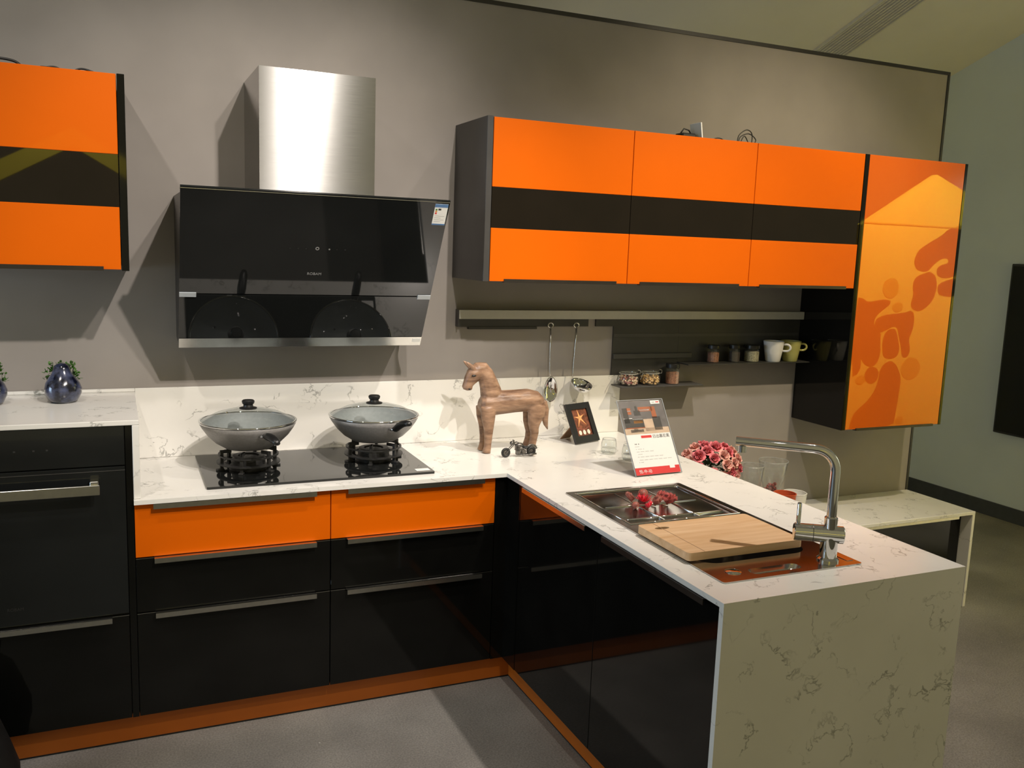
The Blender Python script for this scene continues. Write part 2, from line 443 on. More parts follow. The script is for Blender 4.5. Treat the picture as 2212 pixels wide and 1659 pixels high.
# linear air vent running up the sloping ceiling
v = thing('ceiling_vent', 'long slatted grey air vent running up the sloping ceiling', 'vent', (4.34, 0.6, zc(0.6)))
def on_ceiling(x0, x1, y0, y1, d0, d1):
    b = B()
    prism(b, [(y0, zc(y0)-d1), (y1, zc(y1)-d1), (y1, zc(y1)-d0), (y0, zc(y0)-d0)], lambda u, w, h: (h, u, w), x0, x1)
    return b
obj('backing', on_ceiling(4.21, 4.47, -2.0, 1.7, -0.001, 0.006), 'vent_grey', v)
for k in range(9):
    x = 4.224+k*0.0265
    obj('slat', on_ceiling(x, x+0.012, -2.0, 1.7, 0.006, 0.016), 'vent_slat', v)
for x in (4.205, 4.463):
    obj('frame_edge', on_ceiling(x, x+0.012, -2.0, 1.7, -0.001, 0.018), 'vent_slat', v)
# dark panel hung on the right wall
s = thing('wall_screen', 'dark rectangular panel hung on the right-hand grey wall', 'screen', (XR, 0.1, 0.5))
obj('casing', box(B(), XR-0.045, XR-0.001, -0.55, 0.724, 0.493, 1.643, 0.004), 'black_plastic', s)
obj('screen_face', box(B(), XR-0.047, XR-0.045, -0.535, 0.709, 0.508, 1.628), 'black_gloss', s)

# house-shaped mural board that stands to the right of the viewpoint (seen mirrored in the tall door)
YM = -1.8
mu = thing('mural_board', 'yellow-green house-shaped mural board seen mirrored in the tall orange door', 'mural', (5.0, YM-0.03, ZF))
mp_ = lambda u, w, h: (u, h, w)
obj('board', prism(B(), [(4.53, ZF), (5.50, ZF), (5.50, 2.112), (5.161, 2.231), (4.53, 1.868)], mp_, YM-0.05, YM), 'mural_yellow', mu)
obj('batten', box(B(), 4.53, 5.5, YM, YM+0.004, 1.876, 1.886), 'mural_mid', mu)
MURAL = [
 [(5.48, 1.91), (5.32, 1.87), (5.26, 1.82), (5.11, 1.75), (5.05, 1.71), (5.02, 1.64), (5.04, 1.59), (5.1, 1.57), (5.16, 1.57), (5.2, 1.61), (5.25, 1.65), (5.31, 1.67), (5.35, 1.66), (5.35, 1.63), (5.29, 1.62), (5.25, 1.6), (5.25, 1.55), (5.3, 1.53), (5.36, 1.53), (5.46, 1.55), (5.48, 1.73)],
 [(5.47, 1.54), (5.31, 1.5), (5.27, 1.47), (5.28, 1.42), (5.34, 1.4), (5.47, 1.4)],
 [(5.14, 1.56), (5.19, 1.57), (5.24, 1.54), (5.265, 1.47), (5.25, 1.4), (5.21, 1.34), (5.12, 1.29), (5.05, 1.31), (5.03, 1.34), (5.05, 1.4), (5.03, 1.47), (5.05, 1.53)],
 [(4.535, 1.38), (4.58, 1.38), (4.64, 1.35), (4.75, 1.37), (4.83, 1.37), (4.84, 1.34), (4.79, 1.31), (4.73, 1.27), (4.7, 1.22), (4.73, 1.17), (4.78, 1.14), (4.78, 1.08), (4.79, 0.98), (4.76, 0.92), (4.69, 0.91), (4.64, 0.94), (4.62, 0.98), (4.62, 0.87), (4.54, 0.84)],
 [(4.71, 1.21), (4.74, 1.25), (4.83, 1.27), (4.97, 1.28), (5.06, 1.3), (5.08, 1.22), (5.07, 1.15), (5.04, 1.09), (5.07, 1.03), (5.05, 0.97), (5.0, 0.97), (4.98, 1.04), (4.95, 1.11), (4.93, 1.18), (4.88, 1.19), (4.8, 1.15), (4.75, 1.15)],
 [(4.81, 1.13), (4.85, 1.17), (4.91, 1.17), (4.94, 1.11), (4.97, 1.02), (4.94, 0.97), (4.87, 0.96), (4.82, 0.98), (4.8, 1.06)],
 [(4.8, 0.88), (4.84, 0.93), (4.9, 0.95), (4.96, 0.91), (5.01, 0.82), (5.0, 0.69), (4.99, 0.58), (4.98, 0.48), (4.56, 0.45), (4.59, 0.57), (4.64, 0.62), (4.72, 0.67), (4.78, 0.75), (4.8, 0.83)],
]
for i, poly in enumerate(MURAL):
    obj('painted_shape', prism(B(), smooth_loop(poly, 1), mp_, YM-0.001, YM+0.003), 'mural_brown', mu)
for (x, z, rx, rz), m_ in zip([(4.83, 1.45, 0.073, 0.069), (4.91, 1.32, 0.047, 0.034), (5.09, 0.89, 0.089, 0.079), (4.73, 0.85, 0.063, 0.058), (4.63, 0.82, 0.042, 0.032), (5.03, 0.52, 0.036, 0.027)],
                              ['mural_mid', 'mural_mid', 'mural_mid', 'mural_brown', 'mural_mid', 'mural_mid']):
    obj('painted_dot', prism(B(), ellipse(x, z, rx, rz), mp_, YM-0.001, YM+0.003), m_, mu)

# house-shaped frame behind the viewpoint (seen mirrored in the left cabinet's black glass)
hf = thing('house_frame', 'yellow house-shaped frame seen mirrored in black glass of the left cabinet', 'frame', (-0.33, -6.0, ZF))
obj('rafter', prism(B(), [(-1.70, 1.77), (-0.333, 2.523), (-0.333, 2.366), (-1.70, 1.58)], mp_, -6.06, -6.0), 'mural_yellow', hf)
obj('rafter', prism(B(), [(1.03, 1.77), (-0.333, 2.523), (-0.333, 2.366), (1.03, 1.58)], mp_, -6.06, -6.0), 'mural_yellow', hf)
for x in (-1.70, 0.88):
    obj('post', box(B(), x, x+0.15, -6.06, -6.0, ZF+0.0005, 1.66 if x < 0 else 1.66), 'mural_yellow', hf)

# ------------------------------------------------------------------ worktops
def prof_box(x0, x1, y0, y1, z0, z1): return box(B(), x0, x1, y0, y1, z0, z1, 0.0015)
DM, DP = -0.5803, -1.8551
XI, XE = 1.2485, 2.0454
SK = (1.3269, 1.7820, -1.7505, -0.8850)        # sink outer x0 x1 y0 y1
ZB = 0.8007
w = thing('worktop', 'white veined quartz L-shaped worktop with waterfall end on the peninsula', 'worktop', (1.2, -0.6, ZB))
bm = B()
outer = [(0.0, -0.0006), (0.0, DM), (XI, DM), (XI, DP), (XE, DP), (XE, -0.0006)]
slab(bm, outer, [[(SK[0]+.01, SK[2]+.01), (SK[1]-.01, SK[2]+.01), (SK[1]-.01, SK[3]-.01), (SK[0]+.01, SK[3]-.01)]], ZB, ZC)
obj('slab', bm, 'quartz', w)
obj('end_panel', box(B(), XI, XE, DP, DP+0.0165, ZF, ZB), 'quartz', w)
b = thing('backsplash', 'low white veined quartz backsplash behind the cooker', 'backsplash', (1.0, -0.006, ZC))
obj('splash_panel', prof_box(0.0208, XE, -0.012, -0.0005, ZC+0.0005, 1.0748), 'quartz', b)
HL = 1.063
w2 = thing('raised_worktop', 'raised white quartz counter above the built-in oven', 'worktop', (-0.4, -0.3, HL))
obj('slab', prof_box(-1.3, 0.0208, -0.5625, -0.0005, HL-0.0155, HL), 'quartz', w2)
obj('side_panel', prof_box(0.0003, 0.0205, -0.5625, -0.0135, ZC+0.0004, HL-0.0158), 'quartz', w2)
obj('upstand', prof_box(-1.3, 0.0205, -0.012, -0.0005, HL+0.0003, 1.0748), 'quartz', w2)
XL, ZL, DL = 3.899, 0.3976, -0.44
w3 = thing('bench_worktop', 'low white quartz bench top with waterfall side against the back wall', 'worktop', (3.0, -0.2, ZL))
obj('slab', prof_box(2.07, XL, DL, -0.0055, ZL-0.017, ZL), 'quartz', w3)
obj('side_panel', prof_box(XL-0.018, XL, DL, -0.0055, ZF+0.0005, ZL-0.0173), 'quartz', w3)

# ------------------------------------------------------------------ base units
def front(name, x0, x1, z0, z1, mat, parent, handle=True, y=-0.5603, hmat='alu', hx=(0.055, 0.05)):
    g = 0.0015
    d = obj(name, box(B(), x0+g, x1-g, y, y+0.018, z0+g, z1-0.0045, 0.0008), mat, parent)
    if handle:
        obj('top_trim', box(B(), x0+g, x1-g, y+0.001, y+0.018, z1-0.0040, z1-0.0026), hmat, d)
        hb = B()
        box(hb, x0+hx[0], x1-hx[1], y-0.018, y+0.010, z1-0.0024, z1-0.0006)
        box(hb, x0+hx[0], x1-hx[1], y-0.0195, y-0.0172, z1-0.0165, z1-0.0006)
        obj('handle', hb, hmat, d)
    return d
ZK, ZD1, ZD2 = 0.0964, 0.6242, 0.4438
def drawer_unit(x0, x1, label):
    t = thing('drawer_unit', label, 'cabinet', ((x0+x1)/2, -0.3, ZK), 'drawer units under the hob')
    obj('body', box(B(), x0+0.001, x1-0.001, -0.541, -0.015, ZK+0.001, ZB-0.001), 'carcass_black', t)
    front('drawer', x0, x1, ZD1, ZB-0.001, 'orange', t)
    front('drawer', x0, x1, ZD2, ZD1, 'black_gloss', t)
    front('drawer', x0, x1, ZK, ZD2, 'black_gloss', t)
    return t
drawer_unit(0.0, 0.6108, 'black drawer unit with orange top drawer beside the oven')
drawer_unit(0.6108, 1.2129, 'black drawer unit with orange top drawer next to the peninsula corner')
f = thing('corner_filler', 'narrow black filler strip in the inner corner of the units', 'panel', (1.236, -0.5, ZK))
obj('strip', box(B(), 1.2135, 1.2621, -0.5603, -0.5425, ZK, ZB-0.001), 'black_gloss', f)
obj('return', box(B(), 1.2615, 1.279, -0.672, -0.5425, ZK, ZB-0.001), 'black_gloss', f)
# oven column
ov = thing('oven', 'black built-in oven with a wide steel bar handle below the raised counter', 'oven', (-0.32, -0.3, 0.445))
obj('body', box(B(), -0.619, -0.021, -0.541, -0.015, 0.446, 1.046), 'carcass_black', ov)
obj('control_panel', box(B(), -0.618, -0.022, -0.5603, -0.542, 0.925, 1.0465, 0.001), 'glass_black', ov)
d = obj('oven_door', box(B(), -0.618, -0.022, -0.5603, -0.542, 0.449, 0.921, 0.001), 'glass_black', ov)
hb = B(); box(hb, -0.55, -0.093, -0.612, -0.602, 0.849, 0.879, 0.001)
obj('handle', hb, 'alu', d)
for x in (-0.535, -0.108):
    obj('handle_bracket', box(B(), x-0.012, x+0.012, -0.603, -0.559, 0.873, 0.889, 0.002), 'alu', d)
obj('door_rim', box(B(), -0.618, -0.022, -0.5612, -0.5595, 0.9085, 0.9105), 'carcass_dark', d)
for x in (-0.32, -0.27, -0.235):
    obj('control_mark', box(B(), x, x+0.006, -0.5606, -0.5600, 0.980, 0.985), 'mark_dim', ov)
text_obj('oven_logo', 'ROBAM', 0.013, 'mark_dim', ov, Matrix.Translation(Vector((-0.355+0.32, -0.5605+0.3, 0.497-0.445))) @ Matrix.Rotation(PI/2, 4, 'X'))
du = thing('oven_drawer_unit', 'black base drawer under the built-in oven', 'cabinet', (-0.32, -0.3, ZK))
obj('body', box(B(), -0.619, -0.021, -0.541, -0.015, ZK+0.001, 0.4445), 'carcass_black', du)
front('drawer', -0.62, -0.0205, ZK, 0.4445, 'black_gloss', du)
fp = thing('filler_panel', 'tall narrow black panel between oven and drawers', 'panel', (-0.01, -0.3, ZK))
obj('panel', box(B(), -0.0195, -0.0005, -0.5603, -0.015, ZK+0.001, HL-0.017), 'black_gloss', fp)
# plinths
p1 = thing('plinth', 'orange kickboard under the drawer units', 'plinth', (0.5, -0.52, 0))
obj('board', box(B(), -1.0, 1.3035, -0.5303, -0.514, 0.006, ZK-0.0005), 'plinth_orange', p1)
obj('gap_shade', box(B(), -1.0, 1.3035, -0.5295, -0.514, 0.0003, 0.0058), 'black_plastic', p1)  # black strip standing in for the shadow gap under the kickboard
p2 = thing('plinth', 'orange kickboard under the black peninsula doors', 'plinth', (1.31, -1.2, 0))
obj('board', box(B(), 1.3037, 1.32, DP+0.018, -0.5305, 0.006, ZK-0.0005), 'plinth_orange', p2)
obj('gap_shade', box(B(), 1.3045, 1.32, DP+0.018, -0.5305, 0.0003, 0.0058), 'black_plastic', p2)  # shadow gap put in as a black strip here too
# peninsula units: doors face left
def pen_unit(y0, y1, label):
    t = thing('peninsula_unit', label, 'cabinet', (1.65, (y0+y1)/2, ZK), 'base units of the peninsula')
    bm = B()
    x0, x1 = 1.2805, 1.98
    for q in ((x0, x0+.016, y0, y1), (x1-.016, x1, y0, y1), (x0+.016, x1-.016, y0, y0+.016), (x0+.016, x1-.016, y1-.016, y1)):
        box(bm, q[0], q[1], q[2]+.001, q[3]-.001, ZK+0.001, ZB-0.001)
    box(bm, x0+.016, x1-.016, y0+.017, y1-.017, ZK+0.001, ZK+0.017)
    obj('body', bm, 'carcass_black', t)
    d = obj('door', box(B(), 1.2621, 1.2800, y0+0.0015, y1-0.0015, ZK+0.0015, ZB-0.006, 0.0008), 'black_gloss', t)
    hb = B()
    box(hb, 1.244, 1.272, y0+0.055, y1-0.05, ZB-0.0035, ZB-0.0015)
    box(hb, 1.2425, 1.2448, y0+0.055, y1-0.05, ZB-0.0175, ZB-0.0015)
    obj('handle', hb, 'handle_dark' if y0 < -1.3 else 'alu', d)
pen_unit(-1.8365, -1.234, 'black peninsula base unit nearest the quartz end panel')
pen_unit(-1.234, -0.6735, 'black peninsula base unit nearest the inner corner')
# low bench units
lb = thing('bench_unit', 'black drawer unit under the low quartz bench', 'cabinet', (3.2, -0.2, ZF))
obj('body', box(B(), 2.075, XL-0.02, -0.36, -0.006, ZF+0.0005, ZL-0.018), 'carcass_black', lb)
for x0, x1 in ((2.08, 2.68), (2.68, 3.28), (3.28, XL-0.02)):
    d = obj('drawer', box(B(), x0+.0015, x1-.0015, -0.378, -0.3605, ZF+0.06, ZL-0.040, 0.001), 'black_gloss', lb)
hb = B(); box(hb, 2.1, 3.80, -0.428, -0.36, ZL-0.022, ZL-0.018); box(hb, 2.1, 3.80, -0.430, -0.427, ZL-0.034, ZL-0.018)
obj('handle_rail', hb, 'alu', lb)

# ------------------------------------------------------------------ wall units
YF = -0.3406
def wall_unit(x0, x1, zs, label, group=None, end_left=None, end_right=None, hl=0.06, hr=0.05):
    zt, zu, zl, zb = zs
    t = thing('wall_cabinet', label, 'cabinet', ((x0+x1)/2, -0.17, zb), group)
    obj('body', box(B(), x0+0.0005, x1-0.0005, YF+0.020, -0.0006, zb+0.006, zt-0.002), 'carcass_black', t)
    g = 0.0013
    obj('upper_panel', box(B(), x0+g, x1-g, YF, YF+0.018, zu, zt, 0.0012), 'orange', t)
    obj('glass_panel', box(B(), x0+g, x1-g, YF+0.0012, YF+0.018, zl+0.0004, zu-0.0004), 'black_band', t)
    obj('lower_panel', box(B(), x0+g, x1-g, YF, YF+0.018, zb, zl, 0.0012), 'orange', t)
    obj('handle', box(B(), x0+hl, x1-hr, YF-0.004, YF+0.0185, zb-0.004, zb+0.0095), 'handle_dark', t)
    if end_left: obj('end_panel', box(B(), end_left[0], end_left[1], YF+0.001, -0.0006, zb-0.001, zt+0.003, 0.001), end_left[2], t)
    if end_right: obj('end_panel', box(B(), end_right[0], end_right[1], YF-0.001, -0.0006, zb-0.004, zt+0.001, 0.001), end_right[2], t)
    return t
ZS = (2.0968, 1.8460, 1.6954, 1.4973)
grp = 'orange and black wall cabinets right of the hood'
wall_unit(1.2521, 1.8521, ZS, 'orange and black wall cabinet nearest the cooker hood, with grey end panel', grp, end_left=(1.2279, 1.2515, 'carcass_dark'))
wall_unit(1.8521, 2.4564, ZS, 'middle one of the three orange and black wall cabinets', grp)
wall_unit(2.4564, 3.0554, ZS, 'orange and black wall cabinet touching the tall orange unit', grp)
wall_unit(-0.62, -0.0135, (2.1105, 1.868, 1.7055, 1.510), 'orange and black wall cabinet left of the hood, cut by the frame', end_right=(-0.0125, 0.0093, 'black_gloss'), hr=0.052)
tu = thing('tall_wall_cabinet', 'tall orange wall cabinet at the right end above the low bench', 'cabinet', (3.38, -0.17, 0.8365))
obj('body', box(B(), 3.081, 3.684, YF+0.020, -0.0006, 0.842, 2.094), 'carcass_black', tu)
obj('end_panel', box(B(), 3.0565, 3.0803, YF-0.001, -0.0006, 0.8345, 2.097, 0.001), 'black_gloss', tu)
obj('end_panel', box(B(), 3.6845, 3.7010, YF-0.001, -0.0006, 0.8345, 2.097, 0.001), 'black_gloss', tu)
d = obj('door', box(B(), 3.0818, 3.6835, YF, YF+0.018, 0.8365, 2.0968, 0.0012), 'orange_glass', tu)
obj('handle', box(B(), 3.145, 3.645, YF-0.006, YF+0.0185, 0.830, 0.8415), 'handle_dark', d)

# ------------------------------------------------------------------ cooker hood
hd = thing('cooker_hood', 'slanted black glass cooker hood with a brushed steel chimney', 'hood', (0.6, -0.2, 1.24))
ob = B(); box(ob, 0.412, 0.801, -0.363, -0.0006, 1.70, 2.18)
obj('chimney', ob, 'steel_brushed', hd)
HX0, HX1 = 0.160, 1.035
P0, P1, P2, P3 = (-0.544, 1.7720), (-0.314, 1.4348), (-0.2055, 1.2757), (-0.1817, 1.2408)   # (y, z) down the slanted face
def hood_pt(x, t_from, t_to, s, off):
    """point on the sloping face between two (y, z) stations, lifted off it by off"""
    y = t_from[0]+(t_to[0]-t_from[0])*s; z = t_from[1]+(t_to[1]-t_from[1])*s
    dy, dz = t_to[0]-t_from[0], t_to[1]-t_from[1]; l = math.hypot(dy, dz)
    u = (x-HX0)/(HX1-HX0); k = (z-1.2408)/(1.772-1.2408)
    x = (0.1623-0.0093*k)*(1-u) + (1.037-0.019*k)*u
    return (x, y + dz/l*off, z - dy/l*off)
def hood_plate(a, b, x0, x1, s0, s1, t0, t1):
    bm = B()
    c = []
    for off in (t0, t1):
        for s in (s0, s1):
            for x in (x0, x1):
                c.append(bm.verts.new(hood_pt(x, a, b, s, off)))
    for q in ((0, 1, 3, 2), (4, 5, 7, 6), (0, 1, 5, 4), (2, 3, 7, 6), (0, 2, 6, 4), (1, 3, 7, 5)):
        bm.faces.new([c[i] for i in q])
    return bm
bm = B()
prism(bm, [(-0.0006, 1.26), (-0.150, 1.246), (-0.172, 1.2620), (-0.285, 1.4347), (-0.500, 1.750), (-0.505, 1.764), (-0.0006, 1.764)], lambda u, w_, h: (h, u, w_), HX0+0.006, HX1-0.02)
obj('body', bm, 'carcass_black', hd)
up = obj('glass_panel', hood_plate(P0, P1, HX0, HX1, 0.0, 0.994, -0.008, 0.0), 'glass_black', hd)
fl = obj('lower_flap', hood_plate(P1, P2, HX0, HX1, 0.012, 1.0, -0.008, 0.0), 'glass_black', hd)
st = obj('steel_strip', hood_plate(P2, P3, HX0, HX1, 0.03, 1.0, -0.012, 0.001), 'alu', hd)
obj('top_edge', box(B(), 0.1535, 1.0175, -0.542, -0.50, 1.7665, 1.7680), 'alu', hd)
for x0, x1 in ((HX0, HX0+0.053), (HX1-0.050, HX1)):
    obj('hinge_tab', hood_plate(P1, P2, x0, x1, -0.035, 0.055, -0.004, 0.0035), 'grey_tab', hd)
def at_hood(x, z, off=0.0006):                # station on the upper glass at height z
    s = (P0[1]-z)/(P0[1]-P1[1]); return hood_pt(x, P0, P1, s, off)
bm = B(); lathe(bm, [(0.0035, 0), (0.0065, 0), (0.0065, 0.0006), (0.0035, 0.0006)], seg=24)
ang = math.atan2(P0[0]-P1[0], P0[1]-P1[1])     # tilt of the face
ROT = Matrix.Rotation(PI/2 - ang*-1, 4, 'X') if False else Matrix.Rotation(PI/2 + math.atan2(-(P0[0]-P1[0]), P0[1]-P1[1]), 4, 'X')
def face_obj(name, bm, x, z, mat, sc=1.0):
    o = obj(name, bm, mat, up, local=True)
    o.matrix_local = Matrix.Translation(Vector(at_hood(x, z))-wloc(hd)) @ ROT @ Matrix.Scale(sc, 4)
    return o
face_obj('power_button', bm, 0.598, 1.598, 'mark_grey')
for x, sc_, m_ in ((0.507, .5, 'mark_dim'), (0.534, .5, 'mark_dim'), (0.560, .5, 'mark_dim'), (0.639, .55, 'mark_grey'), (0.665, .4, 'mark_dim'), (0.693, .5, 'mark_dim')):
    bm = B(); cyl(bm, (0, 0, 0), 0.0055, 0.0006, 14)
    face_obj('touch_key', bm, x, 1.5965, m_, sc_)
text_obj('logo', 'ROBAM', 0.0145, 'mark_grey', up, Matrix.Translation(Vector(at_hood(0.572, 1.5075))-wloc(hd)) @ ROT)
# energy label in the top right corner of the glass
lab = hood_plate(P0, P1, HX1-0.052, HX1-0.005, 0.03, 0.235, 0.0, 0.0008)
sticker = obj('energy_label', lab, 'paper', up)
obj('label_header', hood_plate(P0, P1, HX1-0.052, HX1-0.005, 0.03, 0.062, 0.0008, 0.0012), 'print_blue', sticker)
obj('label_footer', hood_plate(P0, P1, HX1-0.052, HX1-0.005, 0.222, 0.235, 0.0008, 0.0012), 'print_blue', sticker)
for k, m_ in enumerate(('leaf', 'photo_amber', 'print_red')):
    obj('label_grade', hood_plate(P0, P1, HX1-0.048, HX1-0.0415, 0.078+k*.018, 0.092+k*.018, 0.0008, 0.0012), m_, sticker)
obj('label_class', hood_plate(P0, P1, HX1-0.038, HX1-0.028, 0.074, 0.09, 0.0008, 0.0012), 'print_black', sticker)
for k in range(4):
    obj('label_line', hood_plate(P0, P1, HX1-0.047, HX1-0.012+(-.012 if k % 2 else 0), 0.145+k*.018, 0.148+k*.018, 0.0008, 0.0011), 'print_grey', sticker)
obj('strip_sticker', hood_plate(P2, P3, HX1-0.036, HX1-0.004, 0.2, 0.6, 0.001, 0.0016), 'paper', st)

# ------------------------------------------------------------------ gas hob
hob = thing('gas_hob', 'black glass gas hob with two tall pan supports', 'hob', (0.607, -0.28, ZC))
bm = B(); prism(bm, rrect(0.2188, 0.9955, -0.5135, -0.0505, 0.006, 3), lambda u, v_, h: (u, v_, h), ZC+0.0003, ZC+0.0085)
obj('glass_plate', bm, 'glass_black', hob)
bm = B(); box(bm, 0.935, 0.985, -0.492, -0.462, ZC+0.0085, ZC+0.0090)
stk = obj('sticker', bm, 'paper', hob)
for k in range(3):
    obj('sticker_line', box(B(), 0.938, 0.982-.01*(k % 2), -0.487+k*.008, -0.485+k*.008, ZC+0.0090, ZC+0.0092), 'print_grey', stk)
obj('mark', box(B(), 0.38, 0.40, -0.5125, -0.505, ZC+0.0085, ZC+0.0088), 'mark_grey', hob)
WK = [(0.380, -0.285), (0.834, -0.275)]
for cx, cy in WK:
    z0 = ZC+0.0085
    bm = B(); lathe(bm, [(0, 0.0), (0.066, 0.0), (0.066, 0.012), (0.058, 0.016), (0.058, 0.030), (0.052, 0.034), (0.03, 0.036), (0.03, 0.042), (0, 0.042)], (cx, cy, z0), 28)
    burner = obj('burner', bm, 'iron', hob, smooth=True)
    bm = B(); lathe(bm, [(0.034, 0.030), (0.056, 0.030), (0.054, 0.046), (0.036, 0.046), (0.034, 0.030)], (cx, cy, z0), 28)
    obj('flame_ring', bm, 'iron', burner, smooth=True)
    bm = B(); lathe(bm, [(0.083, 0.0225), (0.108, 0.0225), (0.108, 0.0265), (0.083, 0.0265), (0.083, 0.0225)], (cx, cy, z0), 40)
    lathe(bm, [(0.096, 0.049), (0.103, 0.049), (0.103, 0.054), (0.096, 0.054), (0.096, 0.049)], (cx, cy, z0), 40)
    sup = obj('pan_support', bm, 'iron', hob, smooth=True)
    for k in range(6):
        a = k*PI/3 + 0.15
        ca, sa = math.cos(a), math.sin(a)
        bm = B(); box(bm, 0.088, 0.099, -0.0055, 0.0055, 0.0, 0.071, 0.001); box(bm, 0.060, 0.099, -0.004, 0.004, 0.060, 0.071, 0.001)
        box(bm, 0.085, 0.112, -0.008, 0.008, 0.0, 0.006, 0.001)
        bmesh.ops.rotate(bm, cent=(0, 0, 0), matrix=Matrix.Rotation(a, 3, 'Z'), verts=bm.verts[:])
        bmesh.ops.translate(bm, vec=(cx, cy, z0), verts=bm.verts[:])
        obj('support_leg', bm, 'iron', sup)
# ------------------------------------------------------------------ woks
def wok(cx, cy, zb, rim, hang, label, lift=0.0):
    t = thing('wok', label, 'wok', (cx, cy, zb), 'lidded woks on the hob')
    H = 0.095
    prof = [(0, 0), (0.055, 0.0005), (0.080, 0.006), (0.112, 0.026), (0.138, 0.052), (0.156, 0.078), (rim, H), (rim-0.003, H+0.001), (0.152, 0.078), (0.134, 0.053), (0.108, 0.029), (0.078, 0.010), (0.055, 0.005), (0, 0.004)]
    bm = B(); lathe(bm, prof[:8], (cx, cy, zb), 56)
    body = obj('pan', bm, 'wok_grey', t, smooth='all')
    bm = B(); lathe(bm, prof[7:], (cx, cy, zb), 56)
    obj('inside', bm, 'wok_inner', body, smooth='all')
    bm = B(); lathe(bm, [(rim-.004, 0.004), (rim-.022, 0.014), (0.110, 0.030), (0.07, 0.041), (0.03, 0.047), (0.012, 0.048)], (cx, cy, zb+H), 56)
    lid = obj('lid', bm, 'lid_glass', t, smooth='all')
    bm = B(); lathe(bm, [(rim-.003, 0.0015), (rim+.0015, 0.002), (rim+.0015, 0.007), (rim-.005, 0.0075), (rim-.003, 0.0015)], (cx, cy, zb+H), 56)
    obj('lid_rim', bm, 'chrome', lid, smooth='all')
    bm = B(); lathe(bm, [(0, 0.046), (0.030, 0.046), (0.030, 0.050), (0.018, 0.053), (0.016, 0.060), (0.021, 0.066), (0.022, 0.073), (0.018, 0.077), (0, 0.078)], (cx, cy, zb+H), 28)
    obj('knob', bm, 'black_plastic', lid, smooth=True)
    bm = B(); cyl(bm, (cx-0.075, cy-0.03, zb+H+0.0385), 0.004, 0.004, 10)
    obj('steam_vent', bm, 'chrome', lid)
    ux, uy = math.cos(hang), math.sin(hang)
    zr = zb+H-0.020
    g = lambda r, dz, side=0.0: (cx+ux*r-uy*side, cy+uy*r+ux*side, zr+dz)
    bm = B(); tube(bm, [g(rim-.022, -.004, .012), g(rim+.012, 0.0, .012), g(rim+.018, .002, 0), g(rim+.012, 0.0, -.012), g(rim-.022, -.004, -.012)], 0.0045, 8)
    br = obj('handle_bracket', bm, 'chrome', body, smooth='all')
    bm = B(); tube(bm, [g(rim+.008, .001), g(rim+.018, .003), g(rim+.045, .009+lift*.35), g(rim+.075, .013+lift*.65), g(rim+.105, .012+lift*.9), g(rim+.122, .009+lift)], [0.012, 0.015, 0.017, 0.016, 0.0145, 0.009], 12, flat=.75)
    obj('handle', bm, 'black_plastic', body, smooth='all')
    return t
zw = ZC+0.0085+0.0712
wok(*WK[0], zw, 0.165, math.radians(-79), 'grey lidded wok on the hob burner nearer the oven', -0.012)
wok(*WK[1], zw, 0.165, math.radians(-80), 'grey lidded wok on the hob burner nearer the wooden horse', 0.030)

# ------------------------------------------------------------------ utensil rail and utensils
rl = thing('utensil_rail', 'long pale ledge rail on the wall below the cabinets', 'rail', (2.1, -0.02, 1.30))
bm = B(); box(bm, 1.2512, 3.0550, -0.036, -0.0006, 1.3295, 1.3665, 0.001)
obj('ledge', bm, 'rail_pale', rl)
obj('end_cap', box(B(), 1.2475, 1.2508, -0.036, -0.0006, 1.298, 1.3665), 'carcass_dark', rl)
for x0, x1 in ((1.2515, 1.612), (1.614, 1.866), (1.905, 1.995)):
    obj('dark_plate', box(B(), x0, x1, -0.013 if x0 > 1.5 else -0.018, -0.0006, 1.2955, 1.329), 'panel_dark', rl)  # dark plates in segments under the ledge, with a gap between
obj('dark_bar', box(B(), 1.30, 1.612, -0.022, -0.0006, 1.2855, 1.2953), 'panel_dark', rl)  # thin dark bar below the first plate
def hook_pts(x, z, y0): return [(x, y0, z+0.012), (x, y0-0.012, z+0.010), (x, y0-0.016, z), (x, y0-0.010, z-0.008), (x, y0-0.003, z-0.006)]
sp = thing('serving_spoon', 'long steel serving spoon hanging from the ledge rail', 'spoon', (1.672, -0.045, 1.30))
bm = B(); tube(bm, [(1.672+.012*math.cos(a), -0.032, 1.303+.010*math.sin(a)) for a in [2*PI*k/14 for k in range(14)]], 0.0028, 6, closed=True)
obj('hanging_loop', bm, 'alu', sp, smooth='all')
bm = B(); tube(bm, [(1.672, -0.032, 1.294), (1.6715, -0.034, 1.22), (1.6705, -0.038, 1.16), (1.671, -0.044, 1.10), (1.6725, -0.048, 1.082)], [0.006, 0.0065, 0.0045, 0.003, 0.004], 8, flat=.45)
obj('handle', bm, 'alu', sp, smooth='all')
def spoon_bowl(cx, cy, cz, rx, rz, depth, n=10, m=20):
    bm = B(); rows = []
    for i in range(n+1):
        r = i/n
        rows.append([bm.verts.new((cx+rx*r*math.sin(2*PI*k/m)*(1-.12*math.cos(2*PI*k/m)), cy+depth*(1-r*r), cz+rz*r*math.cos(2*PI*k/m))) for k in range(m)])
    for a, b2 in zip(rows[1:], rows[2:]):
        for k in range(m): bm.faces.new((a[k], a[(k+1) % m], b2[(k+1) % m], b2[k]))
    bm.faces.new(rows[1])
    for v_ in rows[0]: bm.verts.remove(v_)
    return bm
o = obj('bowl', spoon_bowl(1.6745, -0.052, 1.028, 0.033, 0.056, 0.014), 'chrome', sp, smooth='all')
md = o.modifiers.new('thick', 'SOLIDIFY'); md.thickness = 0.0015
ld = thing('ladle', 'steel soup ladle hanging from the ledge rail', 'ladle', (1.797, -0.045, 1.30))
